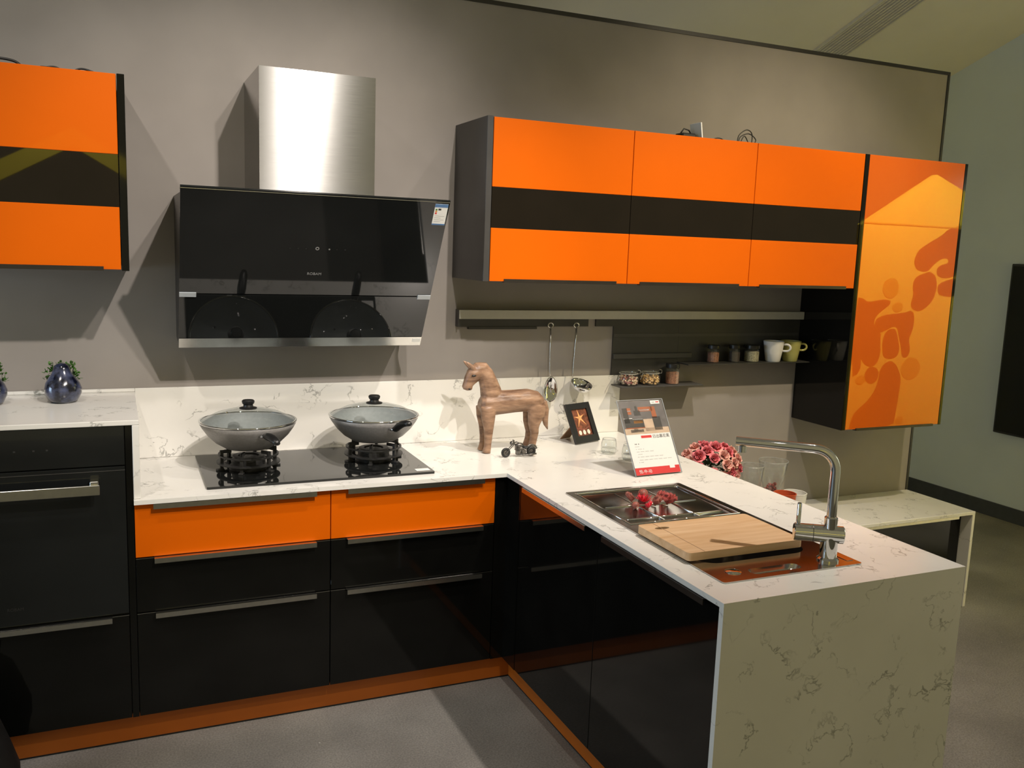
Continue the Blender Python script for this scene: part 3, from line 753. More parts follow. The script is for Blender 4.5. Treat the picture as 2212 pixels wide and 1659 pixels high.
bm = B(); tube(bm, [(1.797+.012*math.cos(a), -0.032, 1.303+.010*math.sin(a)) for a in [2*PI*k/14 for k in range(14)]], 0.0028, 6, closed=True)
obj('hanging_loop', bm, 'alu', ld, smooth='all')
bm = B(); tube(bm, [(1.797, -0.032, 1.294), (1.7945, -0.034, 1.24), (1.790, -0.036, 1.18), (1.785, -0.040, 1.10), (1.781, -0.048, 1.058)], [0.0065, 0.007, 0.005, 0.0035, 0.004], 8, flat=.5)
obj('handle', bm, 'alu', ld, smooth='all')
bm = B(); lathe(bm, [(0.049, 0.0), (0.047, -0.010), (0.040, -0.024), (0.026, -0.034), (0.012, -0.038), (0, -0.039)], (0, 0, 0), 32)
bmesh.ops.rotate(bm, cent=(0, 0, 0), matrix=Matrix.Rotation(math.radians(20), 3, 'X') @ Matrix.Rotation(math.radians(6), 3, 'Y'), verts=bm.verts[:])
bmesh.ops.translate(bm, vec=(1.818, -0.066, 1.052), verts=bm.verts[:])
o = obj('bowl', bm, 'chrome', ld, smooth='all')
md = o.modifiers.new('thick', 'SOLIDIFY'); md.thickness = 0.0015

# ------------------------------------------------------------------ stepped shelf with jars and mugs
sh = thing('wall_shelf', 'dark stepped wall shelf holding jars and mugs', 'shelf', (2.5, -0.05, 1.03))
bp = obj('back_panel', box(B(), 1.997, 2.345, -0.009, -0.0006, 1.0355, 1.329), 'panel_dark', sh)
obj('back_panel', box(B(), 2.3455, 3.0555, -0.009, -0.0006, 1.130, 1.329), 'panel_dark', sh)
obj('lower_board', box(B(), 1.997, 2.435, -0.101, -0.0006, 1.0300, 1.0350, 0.0006), 'shelf_dark', sh)
obj('upper_board', box(B(), 2.345, 3.0555, -0.101, -0.0006, 1.1245, 1.1295, 0.0006), 'panel_dark', sh)
obj('lip_rail', box(B(), 1.999, 2.415, -0.022, -0.0095, 1.150, 1.172, 0.001), 'shelf_dark', sh)
obj('groove', box(B(), 2.0, 3.05, -0.0105, -0.009, 1.248, 1.262), 'shelf_dark', sh)
def clip_jar(cx, cy, zb, fill, label, group='clip-top glass jars'):
    t = thing('clip_jar', label, 'jar', (cx, cy, zb), group)
    bm = B(); lathe(bm, [(0, 0.001), (0.040, 0.001), (0.047, 0.008), (0.047, 0.036), (0.042, 0.046), (0.037, 0.050), (0.039, 0.053)], (cx, cy, zb), 32)
    g = obj('glass_body', bm, 'jar_glass', t, smooth='all')
    bm = B(); lathe(bm, [(0.040, 0.0545), (0.041, 0.060), (0.040, 0.066), (0.034, 0.069), (0, 0.070)], (cx, cy, zb), 32)
    obj('glass_lid', bm, 'jar_glass', t, smooth='all')
    bm = B(); lathe(bm, [(0.0405, 0.0525), (0.0425, 0.0525), (0.0425, 0.0545), (0.0405, 0.0545), (0.0405, 0.0525)], (cx, cy, zb), 32)
    obj('seal_ring', bm, 'rail_pale', t)
    bm = B(); tube(bm, [(cx+.041, cy-.010, zb+.050), (cx+.055, cy-.010, zb+.052), (cx+.055, cy-.010, zb+.066), (cx+.041, cy-.010, zb+.068)], 0.0015, 6)
    tube(bm, [(cx-.041, cy-.008, zb+.060), (cx-.046, cy-.012, zb+.052), (cx-.060, cy-.016, zb+.026), (cx-.062, cy-.004, zb+.025), (cx-.048, cy+.004, zb+.050)], 0.0015, 6)
    obj('wire_clip', bm, 'alu', t, smooth='all')
    rnd = random.Random(len(label)); bms = {}
    for k in range(150):
        a = rnd.uniform(0, 2*PI); r = 0.040*math.sqrt(rnd.uniform(0.2, 1)); z = rnd.uniform(0.007, 0.039)
        m_ = rnd.choice(fill); bm = bms.setdefault(m_, B())
        sphere(bm, (cx+r*math.cos(a), cy+r*math.sin(a), zb+z), rnd.uniform(0.0045, 0.0062), rnd.uniform(.8, 1.2), rnd.uniform(.8, 1.2), rnd.uniform(.7, 1.0), 7, 5)
    for m_, bm in bms.items():
        q = obj('filling', bm, m_, t, smooth='all'); q['kind'] = 'stuff'
    return t
clip_jar(2.061, -0.052, 1.0353, ['bean_red', 'bean_pale', 'bean_pale'], 'glass clip jar of red and cream beans on the lower shelf')
clip_jar(2.175, -0.052, 1.0353, ['chickpea'], 'glass clip jar of chickpeas on the lower shelf')
def spice_jar(cx, cy, zb, r, h, fill, fh, cap, label):
    t = thing('spice_jar', label, 'jar', (cx, cy, zb), 'spice jars on the stepped shelf')
    bm = B(); lathe(bm, [(0, 0.001), (r, 0.001), (r, h*.66), (r*.84, h*.76), (r*.84, h*.80)], (cx, cy, zb), 12)
    obj('glass_body', bm, 'jar_glass', t)
    bm = B(); lathe(bm, [(0, 0.003), (r*.93, 0.003), (r*.93, fh*.92), (r*.6, fh), (0, fh*.97)], (cx, cy, zb), 20)
    obj('spice', bm, fill, t, smooth=True)
    bm = B(); lathe(bm, [(r*.95, h*.78), (r, h*.80), (r, h*.98), (r*.95, h), (0, h)], (cx, cy, zb), 24)
    obj('cap', bm, cap, t, smooth=True)
    return t
spice_jar(2.293, -0.055, 1.0353, 0.032, 0.094, 'spice_brown', 0.058, 'black_plastic', 'black-capped jar of brown spice on the lower shelf')
spice_jar(2.517, -0.050, 1.1297, 0.028, 0.082, 'spice_brown', 0.05, 'black_plastic', 'brown spice jar on the upper shelf, farthest from the mugs')
spice_jar(2.638, -0.050, 1.1297, 0.027, 0.082, 'spice_dark', 0.05, 'black_plastic', 'dark spice jar in the middle of three on the upper shelf')
spice_jar(2.740, -0.050, 1.1297, 0.036, 0.080, 'spice_pale', 0.052, 'black_plastic', 'pale seed jar on the upper shelf beside the white mug')
def mug(cx, cy, zb, mat, label, ang):
    t = thing('mug', label, 'mug', (cx, cy, zb), 'mugs on the upper shelf')
    bm = B(); lathe(bm, [(0, 0.0), (0.032, 0.0), (0.035, 0.004), (0.042, 0.045), (0.0495, 0.098), (0.047, 0.099), (0.039, 0.045), (0.031, 0.008), (0, 0.007)], (cx, cy, zb), 36)
    obj('cup', bm, mat, t, smooth=True)
    g = lambda r, h: (cx+r*math.cos(ang), cy+r*math.sin(ang), zb+h)
    bm = B(); tube(bm, [g(.044, .085)]+[g(.060+.019*math.sin(a_), .070+.016*math.cos(a_)) for a_ in [PI*k/10 for k in range(11)]]+[g(.040, .054)], 0.0052, 10)
    obj('handle', bm, mat, t, smooth='all')
mug(2.858, -0.062, 1.1297, 'white_ceramic', 'white mug on the upper shelf', math.radians(-48))
mug(2.962, -0.062, 1.1297, 'olive_ceramic', 'olive green mug on the upper shelf beside the white one', math.radians(-20))

# ------------------------------------------------------------------ carved horse
hs = thing('wooden_horse', 'carved brown wooden horse figure standing on the worktop', 'figurine', (1.40, -0.235, ZC))
YH = -0.235
def limb(bm, st, yoff=0.0, seg=14):
    """st: (x, z, half thickness in the picture plane, half width across) stations"""
    pts = [Vector((x, YH+yoff+(q[4] if len(q) > 4 else 0), z)) for q in st for x, z in [(q[0], q[1])]]
    rings = []
    for i, p in enumerate(pts):
        t = (pts[min(i+1, len(pts)-1)]-pts[max(i-1, 0)]).normalized()
        side = Vector((0, 1, 0)); nrm = t.cross(side).normalized()
        rings.append([p + nrm*math.cos(2*PI*k/seg)*st[i][2] + side*math.sin(2*PI*k/seg)*st[i][3] for k in range(seg)])
    ring_mesh(bm, rings)
bm = B()
limb(bm, [(1.272, 1.015, .020, .022), (1.285, 1.012, .040, .036), (1.315, 1.010, .050, .043), (1.36, 1.013, .049, .046), (1.42, 1.016, .047, .046), (1.475, 1.018, .047, .045), (1.515, 1.012, .043, .042), (1.540, 1.003, .028, .028), (1.550, 1.000, .012, .012)])
limb(bm, [(1.325, 1.005, .050, .039), (1.320, 1.045, .045, .035), (1.309, 1.085, .039, .031), (1.294, 1.120, .033, .027), (1.274, 1.146, .028, .024), (1.262, 1.155, .018, .018)])
limb(bm, [(1.290, 1.146, .024, .021), (1.264, 1.145, .034, .028), (1.242, 1.126, .033, .028), (1.228, 1.106, .026, .023), (1.219, 1.089, .020, .020), (1.215, 1.076, .020, .020), (1.213, 1.067, .011, .013)])
limb(bm, [(1.262, 1.168, .009, .010), (1.290, 1.166, .010, .009), (1.316, 1.138, .009, .008), (1.338, 1.100, .008, .007), (1.358, 1.064, .006, .006)])
limb(bm, [(1.229, 1.080, .010, .014), (1.229, 1.072, .009, .013), (1.228, 1.066, .005, .008)])
for sy in (-1, 1):
    limb(bm, [(1.240, 1.150, .010, .008), (1.224, 1.164, .009, .006), (1.210, 1.176, .006, .004), (1.203, 1.182, .002, .002)], sy*0.016)
    limb(bm, [(1.300, 1.000, .034, .018), (1.300, .960, .030, .019), (1.303, .920, .022, .016), (1.303, .880, .0165, .014), (1.302, .850, .0145, .0135), (1.300, .835, .0155, .014), (1.297, .822, .017, .016), (1.296, ZC+0.001, .0185, .017)], sy*0.026)
    limb(bm, [(1.515, 1.000, .040, .020), (1.510, .960, .038, .021), (1.502, .925, .027, .018), (1.503, .905, .021, .016), (1.506, .885, .018, .014), (1.502, .858, .0155, .013), (1.497, .838, .016, .014), (1.494, .824, .018, .016), (1.492, ZC+0.001, .0195, .017)], sy*0.024)
ho = obj('body', bm, 'wood_horse', hs, smooth='all')
rm = ho.modifiers.new('carve', 'REMESH'); rm.mode = 'VOXEL'; rm.voxel_size = 0.0032; rm.use_smooth_shade = True
sm = ho.modifiers.new('soften', 'SMOOTH'); sm.iterations = 4; sm.factor = 0.5
bm = B(); limb(bm, [(1.545, 1.020, .006, .006), (1.556, 1.005, .013, .011), (1.562, .975, .016, .012), (1.562, .940, .0145, .011), (1.567, .915, .010, .008), (1.576, .893, .002, .002)])
obj('tail', bm, 'wood_horse', hs, smooth='all')
for sy in (-1, 1):
    bm = B(); sphere(bm, (1.2350, YH+sy*.0258, 1.127), .006, 1.7, .5, .7, 10, 8)
    obj('eye', bm, 'carcass_black', hs, smooth='all')
    bm = B(); sphere(bm, (1.2205, YH+sy*.0185, 1.0735), .004, 1.2, .6, 1.0, 8, 6)
    obj('nostril', bm, 'carcass_black', hs, smooth='all')

# ------------------------------------------------------------------ toy motorcycle
mc = thing('toy_motorcycle', 'small dark metal model motorcycle at the horse\'s hind hoof', 'model', (1.395, -0.345, ZC))
YB = -0.350
def wheel(cx, r, w_):
    bm = B(); tube(bm, [(cx+(r-w_)*math.cos(2*PI*k/28), YB, ZC+r+(r-w_)*math.sin(2*PI*k/28)) for k in range(28)], w_, 8, closed=True)
    o = obj('wheel', bm, 'iron', mc, smooth='all')
    bm = B(); cyl(bm, (cx, YB-.003, ZC+r), r*.52, .006, 20, 'Y'); cyl(bm, (cx, YB-.006, ZC+r), r*.16, .012, 10, 'Y')
    for k in range(5):
        a = 2*PI*k/5
        tube(bm, [(cx, YB, ZC+r), (cx+(r-w_)*math.cos(a), YB, ZC+r+(r-w_)*math.sin(a))], .0016, 6)
    obj('hub', bm, 'gunmetal', o)
wheel(1.3415, 0.0195, 0.0050); wheel(1.4505, 0.0200, 0.0065)
bm = B()
for sy in (-.006, .006): tube(bm, [(1.3415, YB+sy, ZC+.019), (1.366, YB+sy, ZC+.044), (1.377, YB+sy, ZC+.056)], .0016, 6)
obj('fork', bm, 'gunmetal', mc, smooth='all')
bm = B(); tube(bm, [(1.386, YB-.022, ZC+.060), (1.378, YB-.018, ZC+.064), (1.377, YB, ZC+.058), (1.378, YB+.018, ZC+.064), (1.386, YB+.022, ZC+.060)], .0022, 6)
obj('handlebar', bm, 'gunmetal', mc, smooth='all')
bm = B(); sphere(bm, (1.366, YB, ZC+.056), .0085, 1, 1, 1, 12, 8); obj('headlamp', bm, 'gunmetal', mc, smooth='all')
bm = B(); sphere(bm, (1.398, YB, ZC+.046), .015, 1.25, .7, .62, 14, 10); obj('tank', bm, 'gunmetal', mc, smooth='all')
bm = B(); box(bm, 1.386, 1.404, YB-.010, YB+.010, ZC+.008, ZC+.026, .002)
for k in range(4): box(bm, 1.383+.0+k*.0005, 1.399, YB-.011, YB+.011, ZC+.026+k*.004, ZC+.0285+k*.004)
cyl(bm, (1.414, YB-.012, ZC+.021), .010, .024, 16, 'Y')
obj('engine', bm, 'gunmetal', mc)
bm = B(); tube(bm, [(1.377, YB, ZC+.054), (1.392, YB, ZC+.036), (1.402, YB, ZC+.010), (1.430, YB, ZC+.010), (1.4505, YB, ZC+.020), (1.436, YB, ZC+.038), (1.410, YB, ZC+.042)], .0026, 6)
obj('frame', bm, 'iron', mc, smooth='all')
bm = B(); tube(bm, [(1.413, YB, ZC+.038), (1.426, YB, ZC+.034), (1.440, YB, ZC+.038), (1.452, YB, ZC+.046)], [.006, .008, .006, .003], 10, flat=.6); obj('seat', bm, 'iron', mc, smooth='all')
bm = B(); tube(bm, [(1.400, YB-.012, ZC+.014), (1.412, YB-.016, ZC+.008), (1.440, YB-.016, ZC+.009), (1.466, YB-.016, ZC+.012)], [.002, .0034, .0034, .0038], 8); obj('exhaust', bm, 'gunmetal', mc, smooth='all')
bm = B(); tube(bm, [(1.4505+.023*math.cos(a), YB, ZC+.020+.023*math.sin(a)) for a in [math.radians(d_) for d_ in range(20, 150, 15)]], .003, 8, flat=2.0); obj('mudguard', bm, 'gunmetal', mc, smooth='all')

# ------------------------------------------------------------------ photo frame with starfish picture
FW, FH = 0.147, 0.174
fr = thing('photo_frame', 'black picture frame with an orange starfish picture', 'picture frame', (1.718, -0.2151, ZC+0.0006), rotz=math.atan2(.0489, .1387))
TILT = math.atan2(.0768, .1556)
def fpt(u, v_, d):                             # u across, v up the face, d out of the face
    return (u, v_*math.sin(TILT)-d*math.cos(TILT), v_*math.cos(TILT)+d*math.sin(TILT))
def fplate(u0, u1, v0, v1, d0, d1): return prism(B(), [(u0, v0), (u1, v0), (u1, v1), (u0, v1)], fpt, d0, d1)
bd = 0.026
bm = B()
for q in ((0, FW, 0, bd*1.15), (0, FW, FH-bd, FH), (0, bd, bd*1.15, FH-bd), (FW-bd, FW, bd*1.15, FH-bd)):
    prism(bm, [(q[0], q[2]), (q[1], q[2]), (q[1], q[3]), (q[0], q[3])], fpt, 0, 0.012)
obj('moulding', bm, 'frame_black', fr, local=True)
pic = obj('picture', fplate(bd, FW-bd, bd*1.15, FH-bd, 0.001, 0.005), 'photo_brown', fr, local=True)
cu, cv = FW*.47, FH*.63
star = []
for k in range(10):
    a = math.radians(96)+k*PI/5; r = (0.040 if k in (0,) else 0.034) if k % 2 == 0 else 0.0085
    if k in (4, 6): r = 0.046
    star.append((cu+r*math.cos(a), cv+r*math.sin(a)))
obj('starfish', prism(B(), star, fpt, 0.005, 0.0062), 'starfish', pic, local=True)
for k in range(3):
    obj('shell', prism(B(), ellipse(bd+.022+k*.026, bd*1.15+.015, .0085, .0105, 14), fpt, 0.005, 0.0060), 'shell', pic, local=True)
arc = [(bd+.008+.08*t, bd*1.15+.040-.010*math.sin(PI*t)) for t in [i/8 for i in range(9)]]
obj('shell_line', prism(B(), arc+[(u, v_-.0028) for u, v_ in reversed(arc)], fpt, 0.005, 0.0057), 'dried_pod', pic, local=True)
bm = B()
foot = [(FW*.32, .085), (FW*.58, .085), (FW*.58, .095), (FW*.32, .095)]
a_ = [fpt(FW*.34, .10, -.001), fpt(FW*.58, .10, -.001), (FW*.60, .112, 0.0003), (FW*.20, .112, 0.0003)]
b_ = [(x, y+.004, z+.001) for x, y, z in a_]
va = [bm.verts.new(p) for p in a_]; vb = [bm.verts.new(p) for p in b_]
bm.faces.new(va); bm.faces.new(list(reversed(vb)))
for i in range(4): bm.faces.new((va[i], vb[i], vb[(i+1) % 4], va[(i+1) % 4]))
obj('easel_leg', bm, 'cardboard', fr, local=True)

# ------------------------------------------------------------------ acrylic sign holder
SWd, SHt = 0.2085, 0.300
sg = thing('sign_holder', 'clear acrylic stand with a red and white kitchen leaflet', 'sign', (1.6766, -0.7692, ZC+0.0006), rotz=math.atan2(.011, .2083))
TS = math.atan2(.1555, .2567)
def spt(u, v_, d): return (u, v_*math.sin(TS)-d*math.cos(TS), v_*math.cos(TS)+d*math.sin(TS))
def splate(u0, u1, v0, v1, d0, d1): return prism(B(), [(u0, v0), (u1, v0), (u1, v1), (u0, v1)], spt, d0, d1)
obj('back_sheet', splate(0, SWd, 0.002, SHt, -0.0032, -0.0012), 'acrylic', sg, local=True)
obj('front_sheet', splate(0, SWd, 0.002, SHt, 0.0016, 0.0034), 'acrylic', sg, local=True)
bm = B()
for u in (0.0, SWd-.0015): prism(bm, [(u, .002), (u+.0015, .002), (u+.0015, SHt), (u, SHt)], spt, -.0012, .0016)
prism(bm, [(0, SHt-.0012), (SWd, SHt-.0012), (SWd, SHt), (0, SHt)], spt, -.0012, .0016)
obj('edge', bm, 'grey_tab', sg, local=True)
bm = B(); box(bm, 0, SWd, 0.004, 0.095, 0.0, 0.002); obj('base_sheet', bm, 'acrylic', sg, local=True)
leaf = obj('leaflet', splate(.005, SWd-.005, .006, SHt-.004, -.0008, .0004), 'paper', sg, local=True)
def pr_(name, u0, u1, v0, v1, m_, lay=1): return obj(name, splate(u0, u1, v0, v1, .0004, .0004+.00018*lay), m_, leaf, local=True)
U0, U1, V1 = .005, SWd-.005, SHt-.004
pr_('red_band', U0, U1, .006, .034, 'print_red')
text_obj('band_text', '悦-中-动', .0155, 'paper', leaf, Matrix.Translation(spt(.020, .0135, .0009)) @ Matrix.Rotation(PI/2-TS, 4, 'X'), .00005)
pr_('code_patch', .160, .183, .024, .050, 'paper', 2)
pr_('red_tag', .068, .115, .147, .157, 'print_red')
text_obj('title', '日出慕尼黑', .0155, 'print_black', leaf, Matrix.Translation(spt(.119, .1455, .0007)) @ Matrix.Rotation(PI/2-TS, 4, 'X'), .00005)
for k, (u0, u1, v0, hh) in enumerate([(.032, .052, .123, .004), (.030, .055, .114, .0022), (.031, .068, .104, .0022), (.032, .112, .094, .0022), (.031, .060, .084, .0022), (.031, .145, .074, .0022), (.036, .180, .062, .0022), (.031, .052, .053, .0022)]):
    n = max(2, int((u1-u0)/.0042))
    bm = B()
    for i in range(n):
        if (i*7+k) % 5 == 4: continue
        u = u0+(u1-u0)*i/n
        prism(bm, [(u, v0), (u+.003, v0), (u+.003, v0+hh), (u, v0+hh)], spt, .0004, .00058)
    obj('text_line', bm, 'print_black' if k == 0 else 'print_grey', leaf, local=True)
# the printed kitchen picture, made of flat coloured areas
PV0 = .163
pr_('photo', U0, U1, PV0, V1, 'photo_grey')
for q in [(.014, .036, PV0+.045, V1-.028, 'photo_dark'), (.034, .052, V1-.054, V1-.028, 'photo_orange'), (.036, .052, V1-.044, V1-.039, 'paper'), (.063, .092, V1-.060, V1-.040, 'photo_dark'), (.072, .082, V1-.040, V1-.022, 'photo_dark'),
          (.086, .150, V1-.044, V1-.026, 'photo_orange'), (.090, .136, V1-.041, V1-.036, 'paper'), (.142, .163, V1-.072, V1-.026, 'photo_orange'), (.012, .096, PV0+.026, PV0+.062, 'photo_dark'), (.012, .050, PV0+.062, PV0+.0645, 'paper'),
          (.050, .096, PV0+.058, PV0+.061, 'paper'), (.053, .094, PV0+.043, PV0+.054, 'photo_amber'), (.012, .098, PV0+.022, PV0+.027, 'photo_orange'), (U0, U1, PV0, PV0+.023, 'photo_beige'), (.098, .140, PV0+.010, PV0+.058, 'photo_beige'),
          (.140, .176, PV0+.012, PV0+.066, 'photo_dark'), (.030, .088, PV0+.007, PV0+.018, 'photo_grey'), (.046, .064, PV0+.011, PV0+.024, 'photo_dark'), (.150, .192, V1-.016, V1-.002, 'paper')]:
    pr_('photo_patch', *q, lay=2)
pr_('corner_text', .156, .170, V1-.011, V1-.008, 'print_grey', 3)
pr_('corner_text', .174, .188, V1-.011, V1-.007, 'print_red', 3)

# ------------------------------------------------------------------ two glass candle cups beside the sign
def candle_cup(cx, cy, label):
    t = thing('candle_cup', label, 'glass cup', (cx, cy, ZC+0.0006), 'glass candle cups')
    bm = B(); lathe(bm, [(0, 0.0), (0.026, 0.0), (0.031, 0.006), (0.033, 0.022), (0.031, 0.044), (0.027, 0.060), (0.0255, 0.060), (0.029, 0.044), (0.0305, 0.030), (0.029, 0.025), (0, 0.024)], (cx, cy, ZC+.0006), 36)
    obj('cup', bm, 'cup_glass', t, smooth='all')
    bm = B(); lathe(bm, [(0, .002), (.025, .002), (.029, .008), (.030, .020), (.027, .0235), (0, .022)], (cx, cy, ZC+.0006), 30)
    obj('solid_foot', bm, 'cup_glass', t, smooth='all')
    bm = B(); tube(bm, [(cx+.0262*math.cos(2*PI*k/32), cy+.0262*math.sin(2*PI*k/32), ZC+.0610) for k in range(32)], .0011, 6, closed=True)
    obj('rim', bm, 'rim_glass', t, smooth='all')
candle_cup(1.777, -0.395, 'small clear glass candle cup in front of the starfish frame')
candle_cup(1.800, -0.520, 'small clear glass candle cup half behind the acrylic sign')

# ------------------------------------------------------------------ sink with drainer
sk = thing('sink', 'stainless steel inset sink with ribbed drainer on the peninsula', 'sink', (1.55, -1.32, ZC))
x0, x1, y0, y1 = SK
ZS_ = ZC+0.0036
drain = rrect(x0+.024, x1-.024, -1.262, y1-.022, .018, 4)
bowl = rrect(x0+.030, x1-.066, -1.628, -1.292, .055, 6)
soap = rrect(1.440, 1.600, -1.728, -1.690, .016, 4)
bm = B(); slab(bm, rrect(x0, x1, y0, y1, .008, 3), [drain, bowl, soap], ZC+0.0004, ZS_)
obj('rim', bm, 'sink_steel', sk)
def basin(loop, depth, mat, name, inset=.0, flat_floor=True):
    bm = B()
    cx_ = sum(p[0] for p in loop)/len(loop); cy_ = sum(p[1] for p in loop)/len(loop)
    sh_ = lambda f_: [(cx_+(p[0]-cx_)*f_, cy_+(p[1]-cy_)*f_) for p in loop]
    rings = [[(p[0], p[1], ZS_) for p in loop], [(p[0], p[1], ZS_-depth*.8) for p in sh_(1-inset*.5)], [(p[0], p[1], ZS_-depth) for p in sh_(1-inset)]]
    vr = [[bm.verts.new(p) for p in r] for r in rings]
    for a, b_ in zip(vr, vr[1:]):
        for i in range(len(a)): bm.faces.new((a[i], a[(i+1) % len(a)], b_[(i+1) % len(a)], b_[i]))
    bm.faces.new(vr[-1])
    return obj(name, bm, mat, sk, smooth=True)
tray = basin(drain, .007, 'sink_steel', 'drainer', .025)
bw = basin(bowl, .17, 'sink_steel', 'bowl', .06)
basin(soap, .014, 'sink_steel', 'soap_recess', .12)
ZT = ZS_-.007
bm = B(); tube(bm, [(x0+.028, y1-.024, ZS_), (x1-.028, y1-.024, ZS_), (x1-.028, -1.262, ZS_), (x0+.028, -1.262, ZS_)], .0028, 8, closed=True)
obj('raised_edge', bm, 'chrome', sk, smooth='all')
for yy, xa, xb in ((-1.072, x0+.05, x1-.06), (-1.205, x0+.05, x1-.05)):
    bm = B(); tube(bm, [(xa, yy, ZT+.001), (xb, yy, ZT+.001)], .0034, 8); obj('rib', bm, 'chrome', tray, smooth='all')
for xx in (x0+.165, x0+.295):
    bm = B(); tube(bm, [(xx, -.93, ZT+.0005), (xx, -1.235, ZT+.0005)], .0026, 8); obj('rib', bm, 'sink_steel', tray, smooth='all')
bm = B(); lathe(bm, [(0, 0.0), (0.021, 0.0), (0.021, 0.0015), (0.015, 0.004), (0.006, 0.0045), (0, 0.0045)], (1.398, -1.693, ZS_), 28)
obj('waste_knob', bm, 'chrome', sk, smooth=True)
bm = B(); lathe(bm, [(0, 0), (.04, 0), (.04, .003), (.028, .004), (0, .002)], (1.50, -1.45, ZS_-.1699), 24); obj('drain', bm, 'chrome', bw, smooth=True)
bm = B(); box(bm, 1.752, 1.772, -1.725, -1.655, ZS_, ZS_+.0012); obj('side_groove', bm, 'chrome', sk)
# ------------------------------------------------------------------ chopping board
cb = thing('chopping_board', 'light wooden chopping board laid across the sink bowl', 'chopping board', (1.51, -1.48, ZS_))
bq = [(1.3265, -1.3450), (1.7070, -1.3450), (1.7070, -1.5950), (1.3200, -1.6120)]
bm = B()
hole = ellipse(1.378, -1.392, .024, .010, 20)
slab(bm, rrect(1.3235, 1.7075, -1.602, -1.345, .012, 4), [hole], ZS_+.0045, ZS_+.0265)
obj('board', bm, 'wood_board', cb)
bm = B(); box(bm, 1.3745, 1.3763, -1.601, -1.346, ZS_+.0264, ZS_+.0268); 
g_ = obj('groove', bm, 'cardboard', cb)
bm = B(); box(bm, 1.36, 1.69, -1.59, -1.575, ZS_+.0006, ZS_+.0045); box(bm, 1.36, 1.69, -1.37, -1.355, ZS_+.0006, ZS_+.0045)
obj('underside_batten', bm, 'wood_board', cb)
# ------------------------------------------------------------------ mixer tap
TX, TY = 1.7063, -1.700
tp = thing('mixer_tap', 'chrome mixer tap with a tall angled spout at the sink corner', 'tap', (TX, TY, ZS_))
bm = B(); lathe(bm, [(0, 0), (.029, 0), (.029, .005), (.023, .010), (.0225, .075), (0, .075)], (TX, TY, ZS_), 32)
base = obj('base', bm, 'chrome', tp, smooth=True)
ax = Vector((.83, -.557, 0)); zb_ = ZS_+.072
pa = Vector((TX, TY, zb_)) - ax*.094; pb = Vector((TX, TY, zb_)) + ax*.036
bm = B(); tube(bm, [pa, pa+ax*.002, pb-ax*.002, pb], [.021, .0235, .0235, .021], 28)
bd_ = obj('valve_body', bm, 'chrome', tp, smooth=True)
bm = B(); tube(bm, [pa+ax*.048, pa+ax*.0495], .0238, 28); obj('seam', bm, 'black_plastic', bd_)
lp = pa+ax*.010
bm = B(); tube(bm, [lp+Vector((0, 0, .018)), lp+Vector((0, 0, .078)), lp+Vector((0, 0, .080))], [.0062, .0062, .005], 14)
obj('lever', bm, 'chrome', tp, smooth=True)
bm = B(); lathe(bm, [(0, 0.0), (.0175, 0), (.0175, .034), (.0145, .037), (0, .037)], (TX, TY, zb_+.012), 28); obj('swivel_collar', bm, 'chrome', tp, smooth=True)
sd = Vector((-.74, .673, 0)); zt_ = 1.120
pts = [Vector((TX, TY, zb_+.03)), Vector((TX, TY, zt_-.058))]
for k in range(1, 9):
    a = k/9*PI/2
    pts.append(Vector((TX, TY, zt_-.055)) + sd*(.055*(1-math.cos(a))) + Vector((0, 0, .055*math.sin(a))))
pts += [Vector((TX, TY, zt_))+sd*.06, Vector((TX, TY, zt_))+sd*.262]
bm = B(); tube(bm, pts, .0128, 24)
spo = obj('spout', bm, 'chrome', tp, smooth=True)
ep = Vector((TX, TY, zt_))+sd*.244
bm = B(); cyl(bm, (ep.x, ep.y, zt_-.029), .0105, .018, 20); obj('aerator', bm, 'chrome', spo, smooth=True)

# ------------------------------------------------------------------ dried flowers on the drainer
def petal(bm, base, direction, length, width, cup, lift):
    d_ = Vector(direction).normalized(); s_ = d_.cross(Vector((0, 0, 1)))
    if s_.length < 1e-3: s_ = Vector((1, 0, 0))
    s_.normalize(); n_ = s_.cross(d_).normalized()
    rows = []
    for i in range(4):
        t = i/3; w_ = width*math.sin(PI*(.18+.72*t))
        rows.append([bm.verts.new(Vector(base)+d_*length*t + n_*(lift*t*t + cup*abs(j)*abs(j)) + s_*w_*j) for j in (-1, -.4, .4, 1)])
    for a, b_ in zip(rows, rows[1:]):
        for j in range(3): bm.faces.new((a[j], a[j+1], b_[j+1], b_[j]))
def curl(x, y, ang, size, mat, label, group=None):
    t = thing('dried_petal', label, 'dried flower', (x, y, ZT), group)
    bm = B()
    for k in range(4):
        a = ang+(k-1.5)*.5
        petal(bm, (x-.4*size*math.cos(ang), y-.4*size*math.sin(ang), ZT+.003+.001*k), (math.cos(a), math.sin(a), .25+.15*k), size*(1-.1*k), size*.42, size*.35, size*.25)
    o = obj('petals', bm, mat, t, smooth='all'); md_ = o.modifiers.new('t', 'SOLIDIFY'); md_.thickness = .0008
    bm = B(); tube(bm, [(x-.3*size*math.cos(ang), y-.3*size*math.sin(ang), ZT+.003), (x-.75*size*math.cos(ang), y-.75*size*math.sin(ang), ZT+.0025)], .0016, 6)
    obj('stalk', bm, 'cardboard', t)
    return t
curl(1.484, -1.030, 2.4, .034, 'dried_pod', 'rust-red curled dried petal lying apart, leftmost on the drainer')
curl(1.607, -1.050, .4, .034, 'dried_red', 'dark red dried calyx with pointed tips on the drainer')
curl(1.606, -1.103, -.3, .040, 'dried_red', 'long red curled petal at the edge of the dried flower heap')
curl(1.555, -1.108, -.9, .036, 'dried_pod', 'broad brown-red dried petal at the front of the heap')
curl(1.507, -1.130, -1.4, .028, 'bright_red', 'small bright red curled petal in front of the heap')
